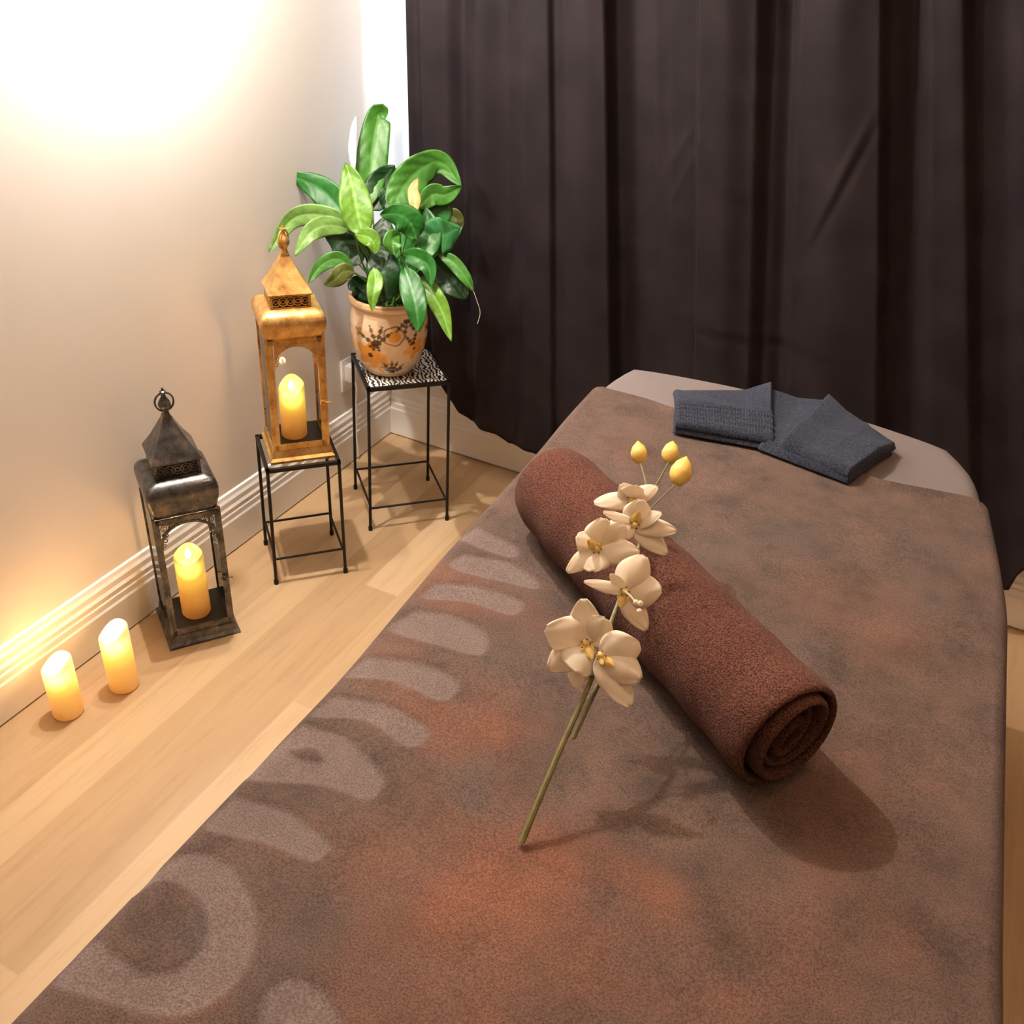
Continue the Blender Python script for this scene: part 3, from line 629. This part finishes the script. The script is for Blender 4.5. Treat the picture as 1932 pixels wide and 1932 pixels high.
# ------------------------------------------------------------------ massage table, sheet and blanket
ey = np.array([-2.55, -2.13, -1.66, -1.385, -1.05, -.90, -.757, -.68, -.62, -.575, -.545])
xl = np.array([1.0, 1.0, .998, .978, .966, .955, .950, .952, .958, .968, .982])
xr = np.array([1.80, 1.79, 1.755, 1.742, 1.727, 1.705, 1.680, 1.668, 1.645, 1.612, 1.575])
def sm(y, a):
    o = np.zeros_like(y)
    for k in (-2, -1, 0, 1, 2): o += np.interp(y+k*.02, ey, a)/5
    return o
TZ = .715
table = empty('massage_table', (1.35, -1.5, 0), 'massage table on wooden legs covered by the sheet and blanket', 'table')
wood = simple('beech_leg', (.5, .3, .15), .5, var=.15, vs_=12); pad = simple('cream_vinyl', (.7, .62, .52), .5)
def slab(b, y0, y1, z0, z1, inset, ny=60, rad=.03):
    ys = np.linspace(y0, y1, ny); inset = inset(ys) if callable(inset) else inset; L = sm(ys, xl)+inset; Rr = sm(ys, xr)-inset
    pr = [(0, z0, 1), (0, z1-rad, 1)]+[(rad*(1-cos(a)), z1-rad+rad*sin(a), 1) for a in np.linspace(.2, pi/2, 5)]
    bow = lambda x: .040*max(0, 1-((x-1.29)/.33)**2)
    out = [(l, y) for l, y in zip(L, ys)]+[(x, y1+bow(x)) for x in np.linspace(L[-1], Rr[-1], 24)[1:-1]]+[(r, y) for r, y in zip(Rr[::-1], ys[::-1])]
    cx = (L.mean()+Rr.mean())/2; cy = (y0+y1)/2
    rs = []
    for d, z, _ in pr:
        rs.append([(x+(d if x < cx else -d)*min(1, abs(x-cx)/.3), y+(-d*min(1, max(0, (y+.75)/.12)) if y > -.75 else (d if y < y0+.05 else 0)), z) for x, y in out])
    rings(b, rs)
b = BM(); slab(b, -2.45, -.600, .64, TZ-.006, .030); bmesh.ops.recalc_face_normals(b, faces=b.faces); mk('cushion', b, pad, table, offset=(1.35, -1.5, 0), ang=50)
for x in (1.08, 1.60):
    for y in (-.85, -2.25):
        b = BM(); box(b, x-.02, x+.02, y-.02, y+.02, 0, .64, .003); mk('leg', b, wood, table, offset=(1.35, -1.5, 0))
# fitted sheet: hugs the cushion, hangs a little
sheetm = simple('pinkish_cotton', (.165, .135, .13), .85, var=.03, vs_=8, bmp=.15, bs=900)
b = BM(); slab(b, -2.5, -.575, .60, TZ+.001, lambda y: np.where(y < -.80, .016, .016-.015*np.clip((y+.80)/.06, 0, 1))); bmesh.ops.recalc_face_normals(b, faces=b.faces)
dl = [f for f in b.faces if f.normal.z < -.9]; bmesh.ops.delete(b, geom=dl, context='FACES')
so = prop(mk('fitted_sheet', b, sheetm, ang=50), 'pale pink-grey fitted sheet showing at the far end of the massage table', 'sheet')
# blanket
def far(u): return np.interp(u, [0, .1, .25, .45, .7, .85, 1], [-.757, -.735, -.738, -.765, -.80, -.775, -.80])
nx, ny = 330, 470
U = np.linspace(0, 1, nx)[:, None]; V = np.linspace(0, 1, ny)[None, :]
drop = .27; rad = .022
yfar = far(U); Yb = -2.52+(yfar+2.52)*V
Lx = sm(Yb[0]*0+(-2.52+(-.77+2.52)*V[0]), xl)[None]-.004; Rx = sm(-2.52+(-.77+2.52)*V[0], xr)[None]+.004
arc = rad*pi/2; Wd = Rx-Lx-2*rad
tot = Wd+2*arc+2*drop
# sample denser on top: U maps so that 78% of columns lie on the top
uk = np.interp(U[:, 0], [0, .09, .13, .87, .91, 1], [0, 1, 2, 3, 4, 5])[:, None]+0*V
s = np.zeros_like(uk)
seg = np.floor(np.clip(uk, 0, 4.9999)).astype(int); fr_ = uk-seg; fr_[uk >= 5] = 1
X_ = np.zeros_like(uk); Z_ = np.zeros_like(uk)
BT = TZ+.012
LxB = Lx+0*uk; RxB = Rx+0*uk
m0 = seg == 0; X_[m0] = LxB[m0]; Z_[m0] = (BT-rad-drop*(1-fr_))[m0]
m1 = seg == 1; X_[m1] = (LxB+rad*(1-np.cos(fr_*pi/2)))[m1]; Z_[m1] = (BT-rad+rad*np.sin(fr_*pi/2))[m1]
m2 = seg == 2; X_[m2] = (LxB+rad+fr_*(RxB-LxB-2*rad))[m2]; Z_[m2] = BT
m3 = seg == 3; X_[m3] = (RxB-rad+rad*np.sin(fr_*pi/2))[m3]; Z_[m3] = (BT-rad+rad*np.cos(fr_*pi/2))[m3]
m4 = seg == 4; X_[m4] = RxB[m4]; Z_[m4] = (BT-rad-drop*fr_)[m4]
Yb = Yb+0*uk
hang = np.where(m0, 1-fr_, np.where(m4, fr_, 0))
wavy = .014*np.sin(Yb*17+1)+.008*np.sin(Yb*41)
X_ += np.where(m4, 1, -1)*hang*(wavy+.012)
top = (seg == 2)
Z_ += np.where(top, .0035*(vnoise(X_+2, Yb+9, .16, 11)-.5)+.0015*(vnoise(X_+2, Yb+9, .05, 12)-.5), 0)
# soft ridges where the blanket was smoothed out, hem roll at the far edge
def ridge(x0, y0, x1, y1, amp, wd):
    t_ = np.clip(((X_-x0)*(x1-x0)+(Yb-y0)*(y1-y0))/((x1-x0)**2+(y1-y0)**2), 0, 1)
    d = np.hypot(X_-x0-t_*(x1-x0), Yb-y0-t_*(y1-y0)); return amp*np.exp(-(d/wd)**2)*np.sin(pi*np.clip(t_, .01, .99))
Z_ += ridge(1.0, -.80, 1.15, -.78, .004, .02)+ridge(1.02, -1.25, 1.10, -1.33, .004, .006)+ridge(1.20, -1.83, 1.3, -1.87, .002, .012)
hem = np.exp(-((yfar-Yb)/.018)**2); Z_ += .004*hem*top
Z_ = np.where((V > .9995) & top, Z_-.006, Z_)
mot = np.zeros_like(uk)
for q in MOTIFS: mot = np.maximum(mot, inpoly(X_, Yb, roundpoly(q), .006))
for q in CUTS: mot *= 1-inpoly(X_, Yb, roundpoly(q), .006)
mot *= (seg >= 1)
Z_ -= .0026*mot
# large dyed patches: rust, grey, dark
def patch(x, y, rx, ry, a=0):
    dx, dy = X_-x, Yb-y; p_ = dx*cos(a)+dy*sin(a); q_ = -dx*sin(a)+dy*cos(a)
    wob = .35*(vnoise(X_+4, Yb+7, .07, 21)-.5)
    return np.clip(1.25-np.sqrt((p_/rx)**2+(q_/ry)**2)+wob*1.6, 0, 1)
rust = .95*patch(1.28, -1.86, .19, .14, .4)+1.0*patch(1.36, -2.02, .22, .08)+.5*patch(1.60, -1.72, .10, .10, -.6)+.8*patch(1.18, -1.66, .08, .10, .8)+.6*patch(1.08, -1.62, .06, .15, 1.2)+.75*patch(1.45, -1.80, .13, .09, -.5)+.45*patch(1.60, -1.55, .10, .12)+.5*patch(1.10, -1.20, .05, .06)+.45*patch(1.10, -.95, .06, .05)+.5*patch(1.38, -1.99, .10, .06)+.35*patch(1.55, -1.2, .12, .10)+.6*patch(1.04, -1.43, .05, .2, 1.5)
grey = .7*patch(1.16, -1.97, .07, .10, .5)+.55*patch(1.62, -1.93, .10, .09)+.5*patch(1.15, -1.48, .05, .07)+.55*patch(1.40, -1.05, .10, .06, .3)+.45*patch(1.62, -1.02, .06, .14)+.4*patch(1.50, -1.30, .05, .04)+.5*patch(1.22, -1.72, .03, .07, .9)+.35*patch(1.22, -.86, .08, .04)+.75*patch(1.095, -1.99, .030, .036)+.5*patch(1.35, -1.15, .08, .04)+.5*patch(1.02, -2.17, .05, .03)
mm = vnoise(X_+4, Yb+7, .045, 31)*.5+vnoise(X_+4, Yb+7, .09, 32)*.5
rust = np.clip(rust, 0, 1)*np.clip(.15+1.5*(mm-.18), 0, 1)
grey = np.clip(grey, 0, 1)*np.clip(.35+1.3*(1-mm-.2), 0, 1)
cols = np.stack([mot, np.clip(rust, 0, 1), np.clip(grey, 0, 1), np.ones_like(mot)], -1)
def blanket_mat():
    m, nt, b = new('plush_blanket'); v = coords(nt); a = N(nt, 'ShaderNodeVertexColor', layer_name='pattern'); sp = N(nt, 'ShaderNodeSeparateColor'); nt.links.new(a.outputs[0], sp.inputs[0])
    n1 = noise(nt, v, 11, 7, .68); n2 = noise(nt, v, 17, 6, .65); n3 = noise(nt, v, 480, 2)
    ground = ramp(nt, n1, [(.32, (.066, .047, .040)), (.5, (.104, .070, .057)), (.68, (.140, .088, .070))])
    rust = ramp(nt, n2, [(.3, (.150, .068, .044)), (.7, (.205, .092, .058))])
    gry = ramp(nt, n2, [(.3, (.068, .058, .054)), (.7, (.105, .085, .078))])
    c = mix(nt, sp.outputs[1], ground, rust); c = mix(nt, sp.outputs[2], c, gry)
    pale = ramp(nt, n1, [(.3, (.135, .100, .090)), (.7, (.180, .135, .122))])
    c = mix(nt, sp.outputs[0], c, pale)
    c = mix(nt, .55, c, ramp(nt, n3, [(.36, (.50, .47, .47)), (.64, (1.42, 1.40, 1.38))]), 'MULTIPLY')
    nt.links.new(c, b.inputs['Base Color']); b.inputs['Roughness'].default_value = .95; b.inputs['Specular IOR Level'].default_value = .1
    b.inputs['Sheen Weight'].default_value = .05; b.inputs['Sheen Roughness'].default_value = .5
    bump(nt, b, n3, .6, .002); return m
bo = gridmesh('plush_blanket', np.stack([X_, Yb, Z_], -1), blanket_mat(), None, cols)
bo.data.flip_normals() if bo.data.polygons[len(bo.data.polygons)//2].normal.z < 0 else None
solidify(bo, .006)
prop(bo, 'brown plush blanket with pale leaf motifs along its left edge, spread over the massage table', 'blanket')

# ------------------------------------------------------------------ rolled towel
def terry(name, c, sc=520, st=.8):
    m, nt, b = new(name); v = coords(nt); n3 = noise(nt, v, sc, 2); n1 = noise(nt, v, 14, 3)
    k = ramp(nt, n3, [(.34, tuple(x*.42 for x in c)), (.66, tuple(min(1, x*1.75) for x in c))])
    nt.links.new(mix(nt, .5, k, ramp(nt, n1, [(.3, (.8, .8, .8)), (.7, (1.15, 1.12, 1.1))]), 'MULTIPLY'), b.inputs['Base Color'])
    b.inputs['Roughness'].default_value = .95; b.inputs['Specular IOR Level'].default_value = .1; b.inputs['Sheen Weight'].default_value = .04; bump(nt, b, n3, st, .003); return m
BROWN = terry('brown_terry', (.095, .038, .026))
A0 = np.array([1.073, -1.214]); A1 = np.array([1.517, -1.548]); LT = float(np.hypot(*(A1-A0)))
rt = empty('rolled_towel', ((A0[0]+A1[0])/2, (A0[1]+A1[1])/2, BT+.003), 'chocolate brown terry towel rolled up and laid across the blanket', 'towel', math.atan2(A1[1]-A0[1], A1[0]-A0[0]))
# section: a flattened spiral of thick cloth, local y across, z up
TH = .0108; turns = 3.6; ns = 300; RO = .071
sec = []; 
for i in range(ns+1):
    f = i/ns; a = -1.9+2*pi*.4+(f*turns)*2*pi; r0 = .012+(RO-TH/2-.012)*min(1, f*1.0)**.95
    asp = .38*(1-f)**.8
    y = r0*cos(a)*(1-asp*.9)*1.05; z = r0*sin(a)*(1+asp*.7)
    tilt = -.55*(1-f)
    y, z = y*cos(tilt)-z*sin(tilt), y*sin(tilt)+z*cos(tilt)
    sec.append(np.array([y, z]))
sec = np.array(sec); zc0 = RO-.0035
tg = np.gradient(sec, axis=0); tg /= np.linalg.norm(tg, axis=1)[:, None]; nrm = np.stack([tg[:, 1], -tg[:, 0]], -1)
e_ = np.sqrt(np.clip(1-np.clip((np.linspace(0, 1, ns+1)-.985)/.015, 0, 1)**2, .04, 1))*np.sqrt(np.clip(1-np.clip((.01-np.linspace(0, 1, ns+1))/.01, 0, 1)**2, .04, 1))
hw_ = (TH*.40*e_)[:, None]
outer_ = sec+nrm*hw_; inner_ = sec-nrm*hw_
loop = np.concatenate([outer_, inner_[::-1]])
mid_ = np.concatenate([sec, sec[::-1]])
xs = list(-LT/2+np.array([.0, .0012, .004, .009]))+list(np.linspace(-LT/2+.02, LT/2-.02, 64))+list(LT/2-np.array([.009, .004, .0012, .0]))
b = BM(); prev = None
for k_, x in enumerate(xs):
    e = min(x+LT/2, LT/2-x); thin = math.sqrt(max(0.02, 1-max(0, 1-e/.009)**2))
    q = mid_+(loop-mid_)*thin
    rr0 = np.hypot(q[:, 0], q[:, 1])
    tap = 1-.10*max(0, 1-(x+LT/2)/.05)**2                     # the far end is slightly drawn in
    ripple = 1+.018*math.sin(x*31)*.6+.012*math.sin(x*77+1)
    q = q*tap*(1+(ripple-1)*(rr0/RO)[:, None])
    # inner turns step in and out at the open end
    fr2 = np.concatenate([np.linspace(0, 1, ns+1), np.linspace(1, 0, ns+1)])
    endw = max(0, (x-LT/2+.06)/.06) if x > 0 else 0
    dx = endw*(.006*np.sin(fr2*turns*2*pi*.5+.6)-.010*(1-fr2)**1.5)
    zq = np.maximum(q[:, 1]+zc0, .0004+(q[:, 1]+RO)*.05)
    row = [b.verts.new((x+dx[i], q[i, 0]*1.02, zq[i])) for i in range(len(q))]
    if prev:
        n_ = len(row)
        for i in range(n_): j = (i+1) % n_; b.faces.new((prev[i], prev[j], row[j], row[i]))
    else: first_row = row
    prev = row
n2_ = ns+1
for row, fl in ((first_row, 0), (prev, 1)):
    for i in range(ns):
        a, b1, c1, d1 = row[i], row[i+1], row[2*n2_-2-i], row[2*n2_-1-i]
        b.faces.new((a, b1, c1, d1) if fl else (d1, c1, b1, a))
bmesh.ops.recalc_face_normals(b, faces=b.faces)
mk('towel_roll', b, BROWN, rt, ang=60)

# ------------------------------------------------------------------ grey folded towel
GREY = terry('slate_terry', (.031, .036, .054), 500, .7)
GX = empty('folded_towel', (1.30, -.70, TZ+.004), 'slate grey towel with a ribbed band, folded on the far end of the table', 'towel')
gb = 0
def pillow(b, q, z0, th, nu_=40, nv2=28, rib=None, sag=None, seed=0):
    # closed slab over a quad (world xy corners: near-left, near-right, far-right, far-left)
    q = [np.array(p) for p in q]; base = len(b.verts)
    tp = {}; bt = {}
    for i in range(nu_+1):
        for j in range(nv2+1):
            u, v = i/nu_, j/nv2
            p = (q[0]*(1-u)+q[1]*u)*(1-v)+(q[3]*(1-u)+q[2]*u)*v
            e = min(min(u, 1-u)*25, min(v, 1-v)*17, 1); h = math.sqrt(1-(1-e)**2)
            zl = z0(p[0], p[1]) if callable(z0) else z0
            hh = th*(.12+.88*h)+.0022*float(vnoise(p[0]+2, p[1]+4, .05, seed+3))*h
            if rib and rib[0] < v < rib[1]: hh += .0020*math.sin((v-rib[0])/(rib[1]-rib[0])*pi*2*rib[2])+.0012*math.sin(u*pi*2*34)*(math.sin((v-rib[0])/(rib[1]-rib[0])*pi*2*rib[2]) > 0)
            if sag: hh += sag(u, v)*h
            tp[i, j] = b.verts.new((p[0], p[1], zl+max(hh, .001))); bt[i, j] = b.verts.new((p[0], p[1], zl))
    for i in range(nu_):
        for j in range(nv2):
            b.faces.new((tp[i, j], tp[i+1, j], tp[i+1, j+1], tp[i, j+1])); b.faces.new((bt[i, j+1], bt[i+1, j+1], bt[i+1, j], bt[i, j]))
    for i in range(nu_):
        b.faces.new((bt[i, 0], bt[i+1, 0], tp[i+1, 0], tp[i, 0])); b.faces.new((tp[i, nv2], tp[i+1, nv2], bt[i+1, nv2], bt[i, nv2]))
    for j in range(nv2):
        b.faces.new((tp[0, j], tp[0, j+1], bt[0, j+1], bt[0, j])); b.faces.new((bt[nu_, j], bt[nu_, j+1], tp[nu_, j+1], tp[nu_, j]))
zs = TZ+.0035
def zbase(x, y): return zs+(.0135 if y < -.735 else .0135*max(0, 1-(y+.735)/.05))
Q1 = [(1.150, -.845), (1.318, -.812), (1.232, -.560), (1.105, -.695)]
Q2 = [(1.300, -.820), (1.462, -.852), (1.512, -.678), (1.215, -.560)]
b = BM(); pillow(b, Q1, zbase, .011, seed=1); mk('lower_fold', b, GREY, GX, offset=(1.30, -.70, TZ+.004))
b = BM(); pillow(b, [(1.152, -.842), (1.322, -.806), (1.262, -.575), (1.098, -.690)], lambda x, y: zbase(x, y)+.010, .012, nu_=150, nv2=70, rib=(.05, .50, 5), seed=2, sag=lambda u, v: .020*max(0, u-.72)/.28*v)
o = mk('ribbed_fold', b, GREY, GX, offset=(1.30, -.70, TZ+.004), ang=80); o['label'] = 'ribbed end of the towel'
b = BM(); pillow(b, Q2, zbase, .011, seed=4); mk('lower_fold', b, GREY, GX, offset=(1.30, -.70, TZ+.004))
b = BM(); pillow(b, [(1.335, -.815), (1.460, -.847), (1.515, -.672), (1.365, -.548)], lambda x, y: zbase(x, y)+.010, .013, seed=5, sag=lambda u, v: .012*max(0, .3-u)/.3+.003*math.exp(-((u-.6)/.03)**2)*v); mk('upper_fold', b, GREY, GX, offset=(1.30, -.70, TZ+.004), ang=80)
b = BM(); pillow(b, [(1.310, -.815), (1.350, -.812), (1.375, -.560), (1.255, -.575)], lambda x, y: zbase(x, y)+.009, .006, seed=6, sag=lambda u, v: .010*abs(u-.5)*2*v); mk('middle_fold', b, GREY, GX, offset=(1.30, -.70, TZ+.004), ang=80)

# ------------------------------------------------------------------ orchid spray
OB = (1.300, -1.765, BT)
orc = empty('orchid_spray', OB, 'cream artificial orchid spray lying across the rolled brown towel', 'flower')
PET = None
def petal_mat():
    m, nt, b = new('cream_petal'); out = nt.nodes['Material Output']; v = coords(nt)
    cc = ramp(nt, noise(nt, v, 30, 3), [(.3, (.93, .80, .60)), (.7, (.98, .90, .76))])
    nt.links.new(cc, b.inputs['Base Color']); b.inputs['Roughness'].default_value = .6
    tl = N(nt, 'ShaderNodeBsdfTranslucent'); nt.links.new(cc, tl.inputs[0]); mx = N(nt, 'ShaderNodeMixShader', Fac=.3)
    nt.links.new(b.outputs[0], mx.inputs[1]); nt.links.new(tl.outputs[0], mx.inputs[2]); nt.links.new(mx.outputs[0], out.inputs[0]); return m
PET = petal_mat(); LIP = simple('yellow_orchid_lip', (.80, .58, .18), .5, var=.2, vs_=200); OST = simple('olive_wrapped_stem', (.17, .15, .05), .5, var=.2, vs_=80); BUD = simple('yellow_bud', (.88, .60, .14), .45, var=.15, vs_=60)
SPK = simple('dark_orchid_speck', (.12, .05, .02), .6)
stem = [(1.300, -1.765, BT+.0065), (1.3005, -1.735, .757), (1.301, -1.690, .790), (1.303, -1.620, .838), (1.297, -1.560, .866), (1.290, -1.500, .880), (1.280, -1.43, .886), (1.262, -1.365, .888), (1.252, -1.320, .888)]
b = BM(); tube(b, stem, lambda t: .0036-.0020*t, 8, 8); mk('stem', b, OST, orc, offset=OB)
b = BM(); tube(b, [(1.307, -1.665, .795), (1.309, -1.62, .824), (1.312, -1.575, .850)], .0028, 8, 6); mk('side_stem', b, OST, orc, offset=OB)
def petal(b, c, d, nrm, L, W, cup=.25, tipy=.0, rf=0, pinch=.75):
    d = Vector(d).normalized(); nrm = Vector(nrm); nrm = (nrm-d*nrm.dot(d)).normalized(); s = d.cross(nrm)
    n, m = 14, 10; rows = []
    for i in range(n+1):
        t = i/n; hw = .5*W*max(.05, sin(pi*min(.985, t**pinch*.93+.05))**.62)
        ctr = Vector(c)+d*L*t+nrm*(-cup*L*t*t*.6+rf*L*t)
        rows.append([b.verts.new(ctr+s*hw*(j/m*2-1)+nrm*(-.35*cup*hw*(j/m*2-1)**2*2+.03*W*sin(t*9+j*1.3)*abs(j/m*2-1)+tipy*hw*(j/m*2-1)*t)) for j in range(m+1)])
    for a, e in zip(rows, rows[1:]):
        for j in range(m): b.faces.new((a[j], a[j+1], e[j+1], e[j]))
CR, CU, CF = R_, U_, F_
def flower(c, petals, lip=(0, -1), attach=None):
    # petals: (image-right, image-up, towards viewer, length, width, cup) directions expressed on the camera-facing basis of the spray
    c = Vector(c); o0 = None
    b = BM(); 
    for (i0) in range(1):
        bmesh.ops.create_uvsphere(b, u_segments=10, v_segments=8, radius=.0045, matrix=Matrix.Translation(c))
        ld = (CR*lip[0]+CU*lip[1]-CF*.7).normalized(); petal(b, c, ld, -CF+CU*.2, .016, .011, .9)
        petal(b, c, (ld+CR*.5).normalized(), -CF, .010, .007, .8); petal(b, c, (ld-CR*.5).normalized(), -CF, .010, .007, .8)
    fo = mk('flower', b, LIP, orc, offset=OB, ang=180)
    for k, (r, u, f, L_, W_, cup) in enumerate(petals):
        b = BM(); d = CR*r+CU*u-CF*f
        petal(b, c-(-CF)*.001*k, d, -CF+CR*random.uniform(-.25, .25)+CU*random.uniform(-.1, .4), L_, W_, cup, random.uniform(-.3, .3)); po_ = mk('petal', b, PET, fo, offset=OB, ang=180); solidify(po_, .0005, 0)
    b = BM()
    for k in range(5):
        a = k*1.3; bmesh.ops.create_icosphere(b, subdivisions=1, radius=.0011, matrix=Matrix.Translation(c-CF*.0035+CR*.005*cos(a)+CU*.005*sin(a)))
    mk('speckles', b, SPK, fo, offset=OB)
    if attach is not None:
        b = BM(); tube(b, [Vector(attach), (Vector(attach)+c)/2+CF*.004, c+CF*.003], .0011, 6, 5); mk('pedicel', b, OST, fo, offset=OB)
    return fo
def at(x, y, z): return (x, y, z)
flower((1.286, -1.602, .870), [(-.05, 1, .1, .048, .036, .1), (-1, .35, .5, .044, .044, .5), (-.85, -.55, .3, .046, .036, .5), (-.25, -1, .1, .050, .030, .3), (.55, .75, .7, .034, .042, .6), (-.1, -.6, .9, .034, .046, .7)], (.2, -.4), (1.303, -1.620, .840))
flower((1.306, -1.607, .866), [(1, .25, .3, .042, .044, .4), (.62, -1, .2, .062, .036, .2), (.9, -.5, .6, .046, .040, .6)], (.5, -.3), (1.303, -1.610, .842))
flower((1.300, -1.532, .899), [(-1, .28, .3, .046, .014, .3), (-.62, .75, .3, .026, .014, .1), (.6, .9, .35, .040, .040, .9), (1, .1, .2, .040, .042, .6), (.62, -1, .1, .050, .028, .3)], (-.3, -.8), (1.290, -1.500, .882))
flower((1.251, -1.500, .918), [(-1, -.75, .3, .042, .022, .3), (-.5, .4, .2, .026, .030, .5), (1, -.05, .3, .048, .032, .3), (.2, .9, .5, .034, .036, .6), (.85, .62, .5, .040, .036, .6), (-.2, -.5, .8, .028, .036, .7)], (-.2, .3), (1.287, -1.47, .884))
flower((1.270, -1.428, .916), [(-1, .45, .2, .040, .014, .2), (-.9, -.1, .4, .034, .032, .4), (1, -.15, .3, .050, .024, .2), (.85, -.75, .2, .052, .026, .2), (.1, .8, .6, .030, .034, .6), (.7, .35, .4, .036, .020, .2)], (.1, .5), (1.276, -1.40, .888))
flower((1.245, -1.372, .912), [(-1, -.02, .3, .046, .026, .3), (-.3, .5, .3, .024, .024, .3), (.9, .5, .3, .036, .024, .3), (.7, -.8, .3, .040, .026, .3), (0, .3, .9, .026, .030, .6)], (.3, -.3), (1.262, -1.362, .889))
for (p, q, s_) in [((1.252, -1.320, .888), (1.208, -1.240, .902), .0135), ((1.252, -1.320, .888), (1.241, -1.200, .893), .0145), ((1.262, -1.362, .889), (1.275, -1.262, .905), .0175)]:
    p = Vector(p); q = Vector(q); b = BM(); d = ((q-p).normalized()+U_*.8).normalized()
    rm = d.to_track_quat('Z', 'Y').to_matrix().to_4x4(); rm.translation = q
    bb = BM(); lathe(bb, [(.0008, -s_*1.15), (s_*.45, -s_*.95), (s_*.82, -s_*.35), (s_*.85, .1*s_), (s_*.62, s_*.75), (s_*.25, s_*1.2), (.0006, s_*1.45)], 14); bmesh.ops.transform(bb, matrix=rm, verts=bb.verts)
    bu = mk('bud', bb, BUD, orc, offset=OB)
    tube(b, [p, p.lerp(q, .5)+Vector((.002, 0, -.002)), q-d*s_], .0012, 6, 6); mk('twig', b, OST, bu, offset=OB)
b = BM()
for k, (x, y, z) in enumerate([(0, 0, 0), (.006, -.004, .004), (.008, -.010, -.002)]):
    bmesh.ops.create_icosphere(b, subdivisions=2, radius=.0032, matrix=Matrix.Translation(Vector((1.318, -1.545, .900))+Vector((x, y, z))))
tube(b, [(1.290, -1.530, .900), (1.306, -1.538, .902), (1.318, -1.545, .900)], .0011, 6, 4)
mk('petal_tendril', b, PET, orc, offset=OB)
